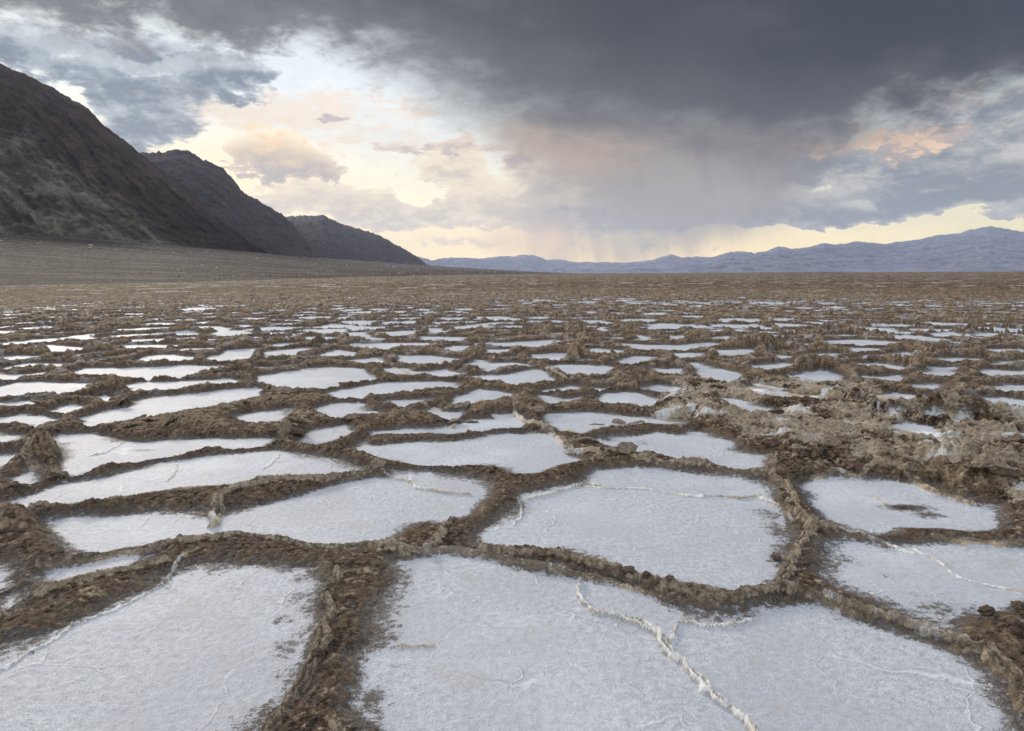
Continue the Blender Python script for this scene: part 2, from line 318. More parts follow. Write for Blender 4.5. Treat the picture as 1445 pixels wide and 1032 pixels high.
# ------------------------------------------------------------------ salt pans, mapped on the flat (photo pixel outlines)
PANS = """60,726 96,726 160,728 224,721 271,720 296,727 335,720 383,710 424,700 466,687 495,677 539,675 552,664 600,667 641,671 677,675 691,680 685,694 673,710 656,721 627,730 600,728 586,729 564,738 542,752 510,761 482,763 439,763 419,757 399,752 339,745 295,747 256,751 208,760 152,770 112,776 96,768 72,745
-80,955 0,915 60,895 132,868 190,842 224,824 248,808 280,796 359,796 439,802 459,828 451,856 443,892 431,931 419,971 383,1003 355,1040 340,1100 -140,1100 -200,1000
558,792 614,780 662,784 706,794 762,802 817,814 865,819 905,832 945,853 1000,862 1040,860 1076,855 1124,850 1156,846 1204,868 1243,884 1303,902 1355,924 1395,950 1423,982 1445,1015 1470,1110 545,1110 538,1032 524,1011 494,990 510,960 506,923 522,905 526,880 534,846 556,820
843,664 880,660 925,660 964,664 1004,668 1044,671 1084,680 1092,692 1098,716 1112,738 1112,750 1118,764 1106,788 1096,808 1078,820 1032,824 988,820 963,811 921,802 881,792 845,784 821,780 790,770 769,768 706,768 674,760 682,748 712,729 729,716 733,700 758,692 818,681
4,710 41,700 87,684 125,677 154,673 187,663 239,652 300,644 341,640 387,636 424,642 462,646 480,652 508,659 516,663 476,665 433,667 404,668 364,673 341,679 300,681 249,685 199,692 156,700 104,708 79,715 46,724 25,720
85,615 125,613 145,617 172,624 187,626 228,623 291,620 362,620 387,620 368,624 341,628 312,625 291,626 249,637 218,642 187,648 158,651 125,658 100,667 89,665 99,648 95,631
497,629 514,623 549,619 600,619 637,620 683,616 725,612 754,611 783,615 789,622 801,638 824,646 787,650 770,656 762,660 741,663 722,662 712,654 691,652 650,653 600,653 570,648 539,640
524,611 570,605 600,606 641,600 668,593 704,592 695,586 725,585 741,596 729,602 716,600 700,603 677,604 641,612 600,612 570,613 535,618
770,592 776,585 828,582 880,588 921,590 967,596 950,602 921,598 890,604 859,604 839,608 818,607 793,604 785,599
830,620 857,613 900,608 921,606 967,609 990,611 1009,617 1029,624 1034,635 1058,639 1079,644 1080,657 1056,658 1025,656 1000,648 973,646 948,640 917,632 892,635 876,633 866,627 850,624
1128,688 1144,677 1187,671 1234,675 1270,681 1311,688 1326,697 1373,709 1405,713 1414,728 1409,738 1357,741 1320,737 1270,737 1250,744 1225,745 1203,741 1172,727 1144,708
1156,780 1164,768 1188,758 1243,768 1303,765 1363,765 1445,770 1500,772 1500,835 1445,840 1423,849 1375,858 1345,878 1310,868 1263,852 1219,832 1188,820 1160,800
-10,858 10,843 40,832 30,842 10,856
38,812 75,800 110,794 160,787 215,777 185,790 130,800 70,814
-30,790 8,795 30,806 15,822 -30,838
19,669 31,658 41,656 54,673 46,678 25,675
-20,644 10,642 27,642 14,655 10,662 -20,664
-20,608 12,607 27,612 19,618 6,622 -20,621
-20,592 17,590 31,587 50,590 77,592 62,597 42,601 29,598 18,593 -20,598
-20,568 20,567 58,563 40,571 20,573 -20,576
-20,545 15,542 60,540 90,542 125,543 115,551 95,555 70,559 50,558 28,560 15,556 -20,558
79,580 98,573 112,572 92,580
127,589 156,580 195,575 193,567 230,558 270,554 300,552 362,549 352,561 327,564 312,567 286,574 260,578 228,583 208,588 187,590 154,595 133,598
338,588 362,583 405,578 392,592 370,593 348,590
449,577 470,571 497,569 514,571 535,577 561,579 528,583 495,583 483,587 466,582
424,620 433,613 455,605 487,601 497,605 476,614 449,624
466,555 507,545 549,540 600,540 640,541 655,545 632,552 600,554 549,557 524,561 487,559
530,565 570,559 600,558 631,555 615,563 596,570 570,574 543,571
584,580 600,576 654,578 645,584 636,588 626,585 600,582
627,567 637,557 673,550 716,557 725,560 683,563 662,569 641,572
749,547 787,543 815,541 860,544 845,549 799,555 776,552
770,568 762,560 800,559 826,555 818,562 795,565
837,564 862,557 885,555 930,558 920,567 908,572 892,569 865,567
903,546 928,545 953,548 945,556 932,555 920,549
1025,563 1046,567 1088,579 1104,586 1080,584 1046,579
-20,528 30,525 62,524 48,530 21,532 0,538 -20,541
14,519 41,514 89,514 91,520 70,519 31,523
-10,508 20,503 48,500.5 44,505 21,509 0,511
39,492 62,488 120,492 108,496 83,497.5 52,497.5
104,521 158,520 187,519 235,517 300,516 327,517 300,522 270,528.6 239,533 214,533 187,533 172,528.6 129,529.6
154,513 187,507 228,501.6 272,500.6 272,508 239,512 216,513 183,514
181,544 220,540 300,537 341,534 339,540 300,545 270,549 228,552 199,550
191,480 270,477 260,481 199,483
172,488 208,487 245,488 233,492 197,493
253,493 300,492 291,498.5 274,498.5
89,476 141,475 125,480 100,479
145,505 181,503 172,507 150,508
116,500.6 145,497.5 141,501.6 120,503
145,470.5 216,463 187,471.5 158,475
214,470.5 270,467 300,465 270,471.5
300,501.6 327,495 360,493 344,507 321,511 290,511
377,497.5 425,492 454,493 435,498.5 416,501.6 400,501.6 389,505
371,509 404,507 387,513 378,513
435,501.6 472,495 501,497.5 487,503 454,504
350,534 383,530 416,523 458,519 503,521 518,529.6 526,536 503,538 481,543 445,548 400,548 383,541 366,537
364,516 416,516 404,519 370,519
499,486 547,485 600,485 595,489 555,487 545,494 526,494 510,493
555,503 603,503 652,509 631,513 610,515 600,519 585,513 570,511
489,509 543,505 539,511 520,512
547,521 600,521 660,522 645,528 631,532 621,529 600,526 580,529 553,527
435,476 472,477 460,480 445,480
300,467 362,465 352,469.5 325,475 300,472
366,463 404,460 391,465 372,467
412,453 462,452 450,456 425,456
497,462 549,461 520,466 505,466
537,469.5 590,467 566,475 548,473
466,442.5 484,442.5 478,445
560,444.5 600,442.5 590,446
600,476 660,477 654,481 600,480
623,493 648,489 673,491 666,497.5 652,498.5
671,495 716,494 704,498.5 680,499
668,484 695,484 704,481 762,479 795,483 774,485 760,492 743,488 704,489
698,477 749,474 760,477 745,478 705,480
756,501.6 793,499.5 793,505 781,508 758,507
639,517 677,509 687,513 725,513 745,515 716,520 700,523 660,521
662,534 693,530 725,523 754,522 772,525.5 789,536 779,541 749,545 733,543 716,538 683,536
783,517 808,516 900,519 899,525.5 882,531 849,530 824,532 797,530
806,536 849,534 882,534 860,542 828,540
828,498.5 841,493 874,495 874,498.5 845,502
868,513 900,504 919,505 917,509 880,514
781,460 828,462 816,467 787,464
847,463 900,459 895,463 853,468
835,477 878,477 860,480 845,480
627,452 662,451 652,454 635,455
648,461 698,460 662,466 650,465
878,486 920,488 963,488 1010,484 1014,487 960,494 905,494
890,460.5 1005,459 996,463 880,466 870,464
973,465 1021,464 1000,470.5 976,468
951,499.5 996,499.5 992,504 969,505
1013,495 1054,494 1061,497.5 1034,501.6 1015,504
1061,517 1119,513 1117,518 1081,523
978,513 1005,520 1042,529 1025,538 1013,536 988,530
922,521 963,522 957,529 935,526
882,523 899,527 904,538 890,540 880,534
1056,459 1108,461 1075,465 1060,463
1102,503 1135,505 1116,508 1105,507
1104,485 1135,486 1129,489 1108,489
1034,464 1058,466 1045,469
1009,478 1025,475 1030,479 1015,481
1172,482 1207,480 1270,484 1249,487 1218,487 1180,486
1195,492 1247,492 1216,496 1200,496
1145,500.6 1191,499.5 1166,502.6 1140,504
1184,517 1236,514 1270,519 1257,523 1228,525.5 1207,522
1211,526.5 1240,526.5 1267,530 1261,539 1236,537
1384,494 1436,494 1431,499.5 1398,501.6
1407,514 1445,510 1475,510 1475,516 1445,516 1415,517
1386,525.5 1415,522 1480,522 1480,530 1436,530 1405,531
1290,546 1321,543 1332,548 1303,550
1398,549 1425,545 1480,546 1480,552 1445,552.5 1415,552.5
1353,567 1382,563 1415,563 1480,571 1436,574 1394,571
1328,507 1380,507 1363,510 1335,510
1207,463 1243,464 1230,467 1212,466
1321,471.5 1353,469 1345,473 1328,474
1373,469 1400,470 1390,473
1324,494 1351,494 1344,498.5 1328,498
1184,455 1211,453 1205,457 1188,458"""
PANS = [np.array([[float(v) for v in p.split(',')] for p in ln.split()]) for ln in PANS.split('\n')]

# crust ropes and salt veins: (width m, height m, tone 0 tan .. 1 white, pixel polyline)
ROPES = [
 (.055, .028, .10, "60,792 100,786 180,776 235,766 300,757 340,750 380,755 420,765 455,769 482,766 520,761 550,769 575,779"),
 (.050, .026, .75, "545,766 575,778 600,778 625,775 660,779 700,788 740,794 790,806"),
 (.060, .045, .02, "690,772 730,779 785,778 841,796 881,808 913,820 964,833 1004,840 1028,844 1060,834 1100,828 1124,832"),
 (.035, .025, .15, "740,792 790,800 850,812 900,826 950,838 1010,850"),
 (.055, .030, .05, "1124,832 1156,836 1188,850 1225,864"),
 (.045, .028, .80, "1170,846 1204,858 1243,870 1303,890 1355,910"),
 (.060, .035, .10, "1355,910 1395,918 1415,940 1443,972 1460,1000"),
 (.050, .035, .05, "478,804 475,820 463,844 471,856 455,876 462,900 443,932 423,963 403,991 383,1011 374,1032 372,1060"),
 (.045, .030, .30, "640,728 626,744 618,760 600,772"),
 (.055, .028, .80, "727,584 745,598 766,606 787,615 797,627 808,638 828,642 849,646"),
 (.050, .030, .20, "730,558 728,570 727,584"),
 (.060, .040, .10, "849,646 864,642 886,644 901,648 942,654 984,654 1005,660 1046,665 1079,668 1088,665"),
 (.060, .035, .30, "1090,640 1088,652 1085,662 1092,676 1104,683 1110,698 1119,716 1132,728 1144,740"),
 (.050, .030, .40, "1144,742 1138,752 1130,764 1124,776 1114,790 1106,804 1100,816"),
 (.050, .028, .35, "1144,740 1172,744 1196,752 1219,753"),
 (.040, .012, .95, "1180,748 1200,752 1219,757 1251,766 1283,777"),
 (.050, .030, .15, "1323,754 1363,759 1403,762 1445,761 1480,761"),
 (.022, .008, 1.0, "1287,772 1311,784 1335,796 1351,812 1395,824 1445,836"),
 (.030, .016, .85, "745,703 754,700 787,692 818,682 845,683"),
 (.022, .010, .95, "818,684 859,687 900,687 921,689 963,697 984,698"),
 (.024, .012, .60, "984,697 1015,698 1046,701 1073,697"),
 (.030, .014, .80, "1073,699 1085,705 1096,712 1110,726 1122,738"),
 (.017, .022, 1.0, "820,816 821,838 833,856 873,868 909,884 931,895 938,916 964,935 980,963 1004,983 1032,1003 1054,1019 1066,1032 1085,1062"),
 (.011, .018, 1.0, "838,862 880,866 915,880 945,906 955,925 975,945 993,965 1015,985 1040,1005 1062,1022 1080,1045"),
 (.016, .014, .95, "944,900 957,895 957,876 980,874 1000,880 1040,876 1060,872"),
 (.060, .030, .25, "300,735 302,724 312,703 337,691 368,685 393,678 454,679 478,671 507,669 528,661 539,655"),
 (.045, .030, .20, "341,683 366,671 393,669 445,669 476,666 510,664 528,661"),
 (.022, .016, .85, "528,661 549,672 570,675 582,679 586,686 610,690 627,695 660,697"),
 (.030, .020, .70, "296,744 300,736 296,728 304,718"),
 (.050, .020, .20, "46,723 83,711 125,704 154,700 197,694 249,685 300,682 330,679"),
 (.060, .040, .25, "52,622 50,632 37,644 50,656 62,664 86,668"),
 (.018, .010, 1.0, "172,623 162,631 145,638 130,641"),
 (.045, .030, .30, "596,573 625,576 654,575 668,568 683,563"),
 (.028, .020, .70, "799,607 824,613 849,608 880,606 900,603 919,599 940,601 963,606"),
 (.018, .008, .95, "256,790 250,800 244,808 230,822 200,840 165,856 132,868 100,880 40,915 0,942"),
 (.018, .008, .95, "395,640 385,650 372,660"),
 (.018, .008, .95, "252,652 245,664 238,676"),
 (.018, .010, .95, "730,702 738,716 735,728 722,738"),
 (.016, .008, .80, "560,909 580,911 610,909"),
 (.018, .008, .90, "1232,700 1246,706 1248,714"),
 (.045, .030, .20, "1144,672 1180,662 1210,668 1240,660 1280,670 1320,690 1375,706"),
 (.040, .025, .30, "640,600 640,590"),
 (.035, .020, .50, "930,892 950,905"),
 (.040, .020, .35, "500,514 540,512 560,518 580,526 600,529"),
 (.040, .020, .40, "400,521 430,519 447,519"),
 (.035, .015, .80, "772,522 785,530 800,537"),
 (.050, .028, .20, "-10,870 30,846 80,826 140,812 190,800 235,790"),
]
# mounds on the mud: (px, py, rise m, radius m)
MOUNDS = [(38, 655, .20, .30), (95, 655, .08, .22), (728, 588, .11, .26), (690, 590, .05, .2), (1010, 600, .08, .36), (940, 598, .05, .24), (1090, 612, .06, .3),
          (1160, 528, .22, .50), (1365, 503, .30, .40), (815, 505, .20, .5), (155, 556, .12, .3), (70, 560, .1, .3), (900, 548, .12, .35),
          (1280, 660, .05, .4), (1380, 690, .08, .4), (1440, 700, .09, .4), (1130, 640, .07, .25), (1270, 520, .2, .4), (1090, 495, .2, .5),
          (1000, 490, .15, .5), (350, 505, .14, .3), (330, 560, .08, .35), (430, 490, .1, .4), (480, 530, .05, .3), (620, 510, .08, .4),
          (1250, 575, .10, .35), (1330, 590, .13, .4), (1410, 600, .1, .4), (1200, 470, .25, .7), (700, 470, .15, .6), (600, 470, .15, .6), (800, 470, .2, .6),
          (1390, 470, .2, .7), (30, 500, .12, .4), (110, 505, .1, .4), (50, 740, .06, .3), (0, 760, .08, .3), (60, 815, .03, .25), (590, 740, .02, .12),
          (1400, 900, .03, .25), (1440, 880, .03, .25), (1250, 752, .03, .12), (1360, 748, .03, .12), (590, 600, .05, .15), (540, 592, .05, .15)]
ROUGH = np.array([(905, 590), (930, 545), (985, 528), (1060, 540), (1180, 540), (1290, 560), (1400, 580), (1520, 600), (1520, 740), (1430, 735), (1395, 705),
                  (1300, 678), (1180, 664), (1120, 665), (1085, 640), (1040, 620), (985, 603)], float)
# brown stains on the salt: (px, py, radius x m, radius y m, strength)
STAINS = [(430, 815, .06, .04, .5), (420, 842, .05, .03, .5), (398, 872, .05, .03, .45), (408, 912, .06, .05, .5), (402, 952, .05, .04, .4), (436, 885, .05, .08, .5),
          (530, 800, .10, .12, .7), (515, 830, .1, .1, .7), (530, 985, .05, .05, .6), (1100, 750, .08, .10, .6), (1085, 728, .10, .08, .5),
          (1050, 705, .10, .03, .4), (1190, 790, .08, .05, .5), (1280, 718, .13, .035, .9), (1310, 728, .10, .03, .7), (1385, 706, .12, .03, .5),
          (1250, 812, .1, .03, .3), (1300, 840, .12, .03, .3), (1330, 862, .12, .05, .5), (1390, 866, .12, .05, .5), (560, 652, .06, .03, .5),
          (200, 636, .10, .03, .5), (480, 655, .08, .03, .4), (680, 700, .05, .03, .4), (1065, 868, .04, .01, .3), (945, 845, .08, .03, .5),
          (1020, 855, .12, .03, .6), (965, 858, .08, .03, .5), (1410, 940, .08, .08, .5), (240, 830, .1, .03, .3), (905, 625, .08, .05, .4), (855, 620, .08, .05, .6)]

def to_ground(poly, zc):
    """pixel outline -> outline on the flat; edges seen over the crest of the ridge in front are put back by its height"""
    P = poly; n = len(P)
    Q = []
    for i in range(n):
        a, b = P[i], P[(i + 1) % n]
        k = max(1, int(np.hypot(*(b - a)) / 25))
        for j in range(k): Q.append(a + (b - a) * j / k)
    Q = np.array(Q); n = len(Q)
    area = np.sum(Q[:, 0] * np.roll(Q[:, 1], -1) - np.roll(Q[:, 0], -1) * Q[:, 1])
    t = np.roll(Q, -1, 0) - np.roll(Q, 1, 0)
    nrm = np.stack([t[:, 1], -t[:, 0]], 1) * np.sign(area)
    nrm /= np.maximum(np.hypot(nrm[:, 0], nrm[:, 1])[:, None], 1e-6)
    near = np.clip(nrm[:, 1], 0, 1) ** .7
    X, Y = ground(Q[:, 0], Q[:, 1], zc * near)
    return np.stack([X, Y], 1)

def seg_dist(x, y, P, closed=True):
    n = len(P); best = np.full(x.shape, 1e9, np.float32); inside = np.zeros(x.shape, bool); tt = np.zeros(x.shape, np.float32); side_ = np.ones(x.shape, np.float32)
    L = 0
    for i in range(n if closed else n - 1):
        x0, y0 = P[i]; x1, y1 = P[(i + 1) % n]
        dx, dy = x1 - x0, y1 - y0; l2 = dx * dx + dy * dy + 1e-12
        t = np.clip(((x - x0) * dx + (y - y0) * dy) / l2, 0, 1)
        d = (x - x0 - t * dx) ** 2 + (y - y0 - t * dy) ** 2
        m = d < best; best = np.where(m, d, best)
        if not closed:
            sg = np.where((x - x0) * dy - (y - y0) * dx > 0, 1, -1); side_ = np.where(m, sg, side_)
        if not closed: tt = np.where(m, L + t * math.sqrt(l2), tt); L += math.sqrt(l2)
        if closed:
            c = (y0 > y) != (y1 > y)
            inside ^= c & (x < dx * (y - y0) / (dy if abs(dy) > 1e-9 else 1e-9) + x0)
    best = np.sqrt(best)
    return (best, inside) if closed else (best * side_, tt)

def build_ground_arrays(QUAL=1.0):
    # one polar sheet: fine columns and rows where the ground is near and ahead, coarse elsewhere
    nf = int(1420 * QUAL)
    a = np.linspace(R(-44), R(44), nf)
    side = R(44) + (R(180) - R(44)) * np.linspace(0, 1, 130)[1:] ** 1.25
    az = np.concatenate([-side[::-1], a, side])
    d = np.concatenate([np.geomspace(.25, 1.55, 40)[:-1], np.geomspace(1.55, 7, int(760 * QUAL))[:-1], np.geomspace(7, 30, int(620 * QUAL))[:-1],
                        np.geomspace(30, 120, 260)[:-1], np.geomspace(120, 29500, 90)])
    AZ, D = np.meshgrid(az, d)
    X = (np.sin(AZ) * D).astype(np.float32); Y = (np.cos(AZ) * D).astype(np.float32)
    D = D.astype(np.float32)
    S = X.shape
    w1 = fbm(X, Y, 4.0, 3, 1); w2 = fbm(X, Y, 4.0, 3, 11)
    f1_ = fbm(X, Y, 26., 3, 21); f2_ = fbm(X, Y, 26., 3, 31)
    near = 1 / (1 + D / 14)
    wx = X + w1 * .05 + f1_ * .018; wy = Y + w2 * .05 + f2_ * .018
    # ---- distance to the nearest pan: positive on mud, negative inside a pan
    sd = np.full(S, 9., np.float32); sd2 = sd.copy()
    CAP = .7
    for P in PANS:
        pyb = P[:, 1].max(); zc = .04 if pyb > 560 else .03
        G = to_ground(P, zc)
        c = G.mean(0)
        dd = math.hypot(*c)
        x0, y0 = G.min(0) - CAP; x1, y1 = G.max(0) + CAP
        rr = np.hypot(G[:, 0], G[:, 1]); aa = np.arctan2(G[:, 0], G[:, 1])
        r0, r1 = rr.min() - CAP, rr.max() + CAP
        i0, i1 = np.searchsorted(d, max(r0, .3)), np.searchsorted(d, r1)
        pad = CAP / max(rr.min(), 1.)
        j0, j1 = np.searchsorted(az, aa.min() - pad), np.searchsorted(az, aa.max() + pad)
        sl_ = (slice(i0, i1), slice(j0, j1))
        b, ins = seg_dist(wx[sl_], wy[sl_], G)
        s = np.where(ins, -b, b)
        o_ = sd[sl_].copy(); sd[sl_] = np.minimum(o_, s); sd2[sl_] = np.minimum(sd2[sl_], np.maximum(o_, s))
    gw = (.016 + .0075 * D) * sstep(D, 3, 8); sd -= gw; sd2 -= gw
    mg = .026 + .0035 * D
    sd = np.maximum(sd, np.minimum(mg, mg * 1.6 - sd2))
    del sd2
    # ---- procedural cells outside the mapped area
    vx = X / 1.25 + w1 * .22 + fbm(X, Y, .5, 2, 41) * .5; vy = Y / 1.6 + w2 * .2 + fbm(X, Y, .5, 2, 45) * .5
    F1, F2, cid = worley(vx, vy, 3)
    edge = (F2 - F1) * .5
    dens = fbm(X, Y, .09, 3, 51)
    thr = .065 + .02 * sstep(D, 10, 26) + .16 * sstep(D, 24, 50) + dens * .13 + .12 * (cid > .8) + .9 * sstep(D, 50, 130)
    thr += f1_ * .05
    sp = (thr - edge) * 1.3
    # mapped window
    px = CX + np.tan(np.clip(AZ, -1.3, 1.3)) * FPX * 1.0
    DEPTHB = 15.8
    mapped = (D < DEPTHB + dens * 5) & (px > -75 - D * 0) & (px < 1500) & (np.abs(AZ) < R(42)) & (D > 1.7)
    inwin = sstep(np.abs(AZ), R(40.5), R(39)) * sstep(D, 17.5 , 14.5)
    sd += fbm(X, Y, 5., 4, 57, .6) * .09 * sstep(D, 4.5, 9)
    sp_in = np.maximum(sp, (.20 + 9 * sstep(D, 7.5, 6)) * inwin - sd)
    sd = np.where(inwin > .01, np.minimum(sd, sp_in), sp)
    del vx, vy, F1, F2
    # ---- roughness field
    RG = np.stack(ground(ROUGH[:, 0], ROUGH[:, 1]), 1)
    rough = np.zeros(S, np.float32)
    m = (D < 16) & (D > 3) & (X > 0)
    b, ins = seg_dist(X[m] + w1[m] * .3, Y[m] + w2[m] * .3, RG)
    rough[m] = sstep(np.where(ins, b, -b), -.1, .25)
    # ---- heights
    mud = sstep(sd, -.02, .025)
    crumb = fbm(X, Y, 9., 5, 61, .6, 2)           # clods
    crag = fbm(X, Y, 3.0, 5, 71, .58, 1)
    big = fbm(X, Y, .7, 3, 81)
    hb = .036 + .032 * (big + .3).clip(0, 1) + .012 * sstep(D, 4, 8)
    h = hb * (1 - np.exp(-np.maximum(sd, 0) / .055)) + .05 * sstep(sd, .12, .6)
    fall = 1 / (1 + (D / 28) ** 2)
    h *= .3 + .7 * fall
    amp = sstep(sd, 0, .08)
    gr = fbm(X, Y, 28., 4, 65, .62, 2); shp = fbm(X, Y, 11., 4, 67, .6, 1)
    nearf = .5 + .5 * sstep(D, 2.9, 5.0); h *= nearf
    h += amp * nearf * (crumb * (.013 + .011 * sstep(D, 4, 8)) + gr * .009 + shp * .010 + crag * (.012 + .012 * sstep(D, 5, 10)))
    # broken mounds, taller with distance where the flat gets rougher
    mo = np.maximum(fbm(X, Y, 1.1, 4, 91, .6), 0)
    h += amp * mo * .20 * sstep(D, 6, 14) * (1 - .6 * sstep(D, 30, 90))
    h = h * (1 - .5 * rough) + rough * amp * (.034 * fbm(X, Y, 2.4, 5, 101, .62, 1) + .03 * crumb)
    for (mx, my, mh, mr) in MOUNDS:
        gx, gy = [float(q) for q in ground(mx, my)]
        gd = math.hypot(gx, gy); gy += mr * .55; 
        i0, i1 = np.searchsorted(d, gd - 3 * mr), np.searchsorted(d, gd + 4 * mr)
        ga = math.atan2(gx, gy); j0, j1 = np.searchsorted(az, ga - 3.2 * mr / gd), np.searchsorted(az, ga + 3.2 * mr / gd)
        s_ = (slice(i0, i1), slice(j0, j1))
        e = ((X[s_] + w1[s_] * mr * .7 - gx) ** 2 + (Y[s_] + w2[s_] * mr * .7 - gy) ** 2) / mr ** 2
        g = np.exp(-e * 1.6)
        h[s_] += mh * .8 * g * (1 + .25 * crag[s_] + .25 * crumb[s_]) * sstep(sd[s_], -.02, .15)
    # ---- ropes
    rope = np.zeros(S, np.float32); white = np.zeros(S, np.float32)
    for (w, hh, tone, pl) in ROPES:
        P = np.array([[float(v) for v in p.split(',')] for p in pl.split()])
        Xg, Yg = ground(P[:, 0], P[:, 1], .03 if tone < .5 else .012)
        G = np.stack([Xg, Yg], 1)
        rr = np.hypot(Xg, Yg); aa = np.arctan2(Xg, Yg)
        i0, i1 = np.searchsorted(d, rr.min() - .15), np.searchsorted(d, rr.max() + .15)
        j0, j1 = np.searchsorted(az, aa.min() - .15 / rr.min()), np.searchsorted(az, aa.max() + .15 / rr.min())
        s_ = (slice(i0, i1), slice(j0, j1))
        xs = X[s_] + w1[s_] * .035 + f1_[s_] * .016; ys = Y[s_] + w2[s_] * .035 + f2_[s_] * .016
        b, t = seg_dist(xs, ys, G, False)
        lump = 1 + 1.1 * fbm(X[s_], Y[s_], 9., 4, 111, .6)
        sgn = b; b = np.abs(b)
        ww = np.maximum(w * lump * (.52 if w > .03 else .42), .004)
        q = np.clip(1 - (b / ww) ** 2, 0, 1)
        core = q ** .6
        # frayed double lip along the crest
        lip = np.exp(-((b / ww - .55) / .25) ** 2) * .35 if tone < .9 else 0
        strand = fbm(t * 9, sgn / w * 2.6 + t * 3, 1., 4, 123, .6, 1)
        crl = fbm(X[s_], Y[s_], 34., 4, 121, .62, 2)
        h[s_] += hh * (core + lip * q) * (1 + .45 * strand + .4 * crl) * (.55 if w > .03 else .8)
        if w >= .03: h[s_] -= hh * .6 * np.exp(-((sgn / ww - .2 * strand) / .16) ** 2) * sstep(fbm(t, t * 0 + w * 31, 4.0, 3, 129), -.15, .15)
        broken = sstep(fbm(t, t * 0 + w * 99, 3.0, 3, 127) + .25 + (.25 if tone > .6 else 0), -.05, .12)
        rmask = sstep(b / ww, 1.35, .6) * (.62 + .4 * broken) * (.95 + .5 * strand)
        rope[s_] = np.maximum(rope[s_], rmask)
        tn = tone + .45 * fbm(X[s_], Y[s_], 6., 3, 131)
        white[s_] = np.where(rmask > .3, np.maximum(white[s_], tn), white[s_])
    # tan crust drifting over the rough corner, plus scattered crust elsewhere on the mud
    tann = fbm(X, Y, 1.6, 5, 141, .6)
    rt = sstep(tann, -.26, .06) * rough
    sc = sstep(crumb + gr * .6, .02, .5) * amp * (.42 + .6 * fbm(X, Y, 1.3, 3, 151))
    rope = np.maximum(rope, np.maximum(rt * .85, sc))
    white = np.where(rt > .3, np.maximum(white, .30 + .62 * sstep(fbm(X, Y, 2.2, 4, 161, .6), -.10, .30)), white)
    # ---- stains
    st_ = np.zeros(S, np.float32)
    for (mx, my, rx, ry, k) in STAINS:
        gx, gy = [float(q) for q in ground(mx, my)]; gd = math.hypot(gx, gy)
        ry = ry * 1.6
        i0, i1 = np.searchsorted(d, gd - .5), np.searchsorted(d, gd + .5)
        ga = math.atan2(gx, gy); j0, j1 = np.searchsorted(az, ga - .5 / gd), np.searchsorted(az, ga + .5 / gd)
        s_ = (slice(i0, i1), slice(j0, j1))
        e = ((wx[s_] - gx) / rx) ** 2 + ((wy[s_] - gy) / ry) ** 2
        st_[s_] = np.maximum(st_[s_], k * np.exp(-e * .7))
    # micro relief of the salt itself
    salt = 1 - amp
    h += salt * (fbm(X, Y, 30., 3, 171) * .0022 + fbm(X, Y, 3., 3, 181) * .004) / (1 + D / 10)
    h += amp * fbm(X, Y, 45., 3, 191, .6) * .006 / (1 + D / 12)
    # mud attribute keeps a wide soft range so that the shader can fray the border
    sw = .13 + .28 * sstep(fbm(X, Y, 1.7, 3, 155), -.05, .35)
    soft = np.clip(.5 + np.where(sd > 0, sd / (.2 + .14 * sstep(D, 5, 3)), sd / sw), 0, 1)
    h += np.exp(-((sd + .012) / .014) ** 2) * (.004 + .008 * np.maximum(f1_ + crumb, 0)) / (1 + D / 6)
    soft = np.maximum(soft, .5 * st_ + .25 * (st_ > .05) * st_ + soft * .0)
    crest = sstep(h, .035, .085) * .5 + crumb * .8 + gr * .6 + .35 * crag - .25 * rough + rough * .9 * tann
    lD = np.log(np.maximum(D, .1))
    peb = fbm(AZ * 210, lD * 70, 1., 4, 241, .7) * sstep(D, 10, 22)
    dust = sstep(D, 6, 12) * (1 - sstep(D, 26, 60)) * (.6 + fbm(X, Y, .5, 3, 245))
    # beyond the pans: thin long streaks of crust
    return dict(X=X, Y=Y, H=h.astype(np.float32), mud=soft, rope=rope, white=np.clip(white, 0, 1), sd=sd, az=az, d=d, D=D, crest=crest, peb=peb, dust=dust)

def grid_mesh(name, X, Y, Z, wrap=False, smooth=True, attrs=None, cap=False):
    nr, nc = X.shape
    co = np.stack([X, Y, Z], -1).astype(np.float32).reshape(-1, 3)
    i = np.arange(nr - 1)[:, None] * nc; j = np.arange(nc if wrap else nc - 1)[None, :]
    j2 = (j + 1) % nc
    q = np.stack([i + j, i + j2, i + nc + j2, i + nc + j], -1).reshape(-1, 4).astype(np.int32)
    me = bpy.data.meshes.new(name)
    me.vertices.add(len(co)); me.vertices.foreach_set('co', co.ravel())
    me.loops.add(q.size); me.loops.foreach_set('vertex_index', q.ravel())
    me.polygons.add(len(q)); me.polygons.foreach_set('loop_start', np.arange(0, q.size, 4, dtype=np.int32))
    me.update(calc_edges=True)
    if smooth: me.polygons.foreach_set('use_smooth', np.ones(len(q), bool))
    for k, v in (attrs or {}).items():
        at_ = me.attributes.new(k, 'FLOAT', 'POINT'); at_.data.foreach_set('value', np.ascontiguousarray(v, np.float32).ravel())
    return me
def link(name, me, mat=None, kind=None, label=None, cat=None, group=None, parent=None):
    o = bpy.data.objects.new(name, me); COL.objects.link(o)
    if mat: me.materials.append(mat)
    for k, v in (('kind', kind), ('label', label), ('category', cat), ('group', group)):
        if v: o[k] = v
    if parent: o.parent = parent
    return o

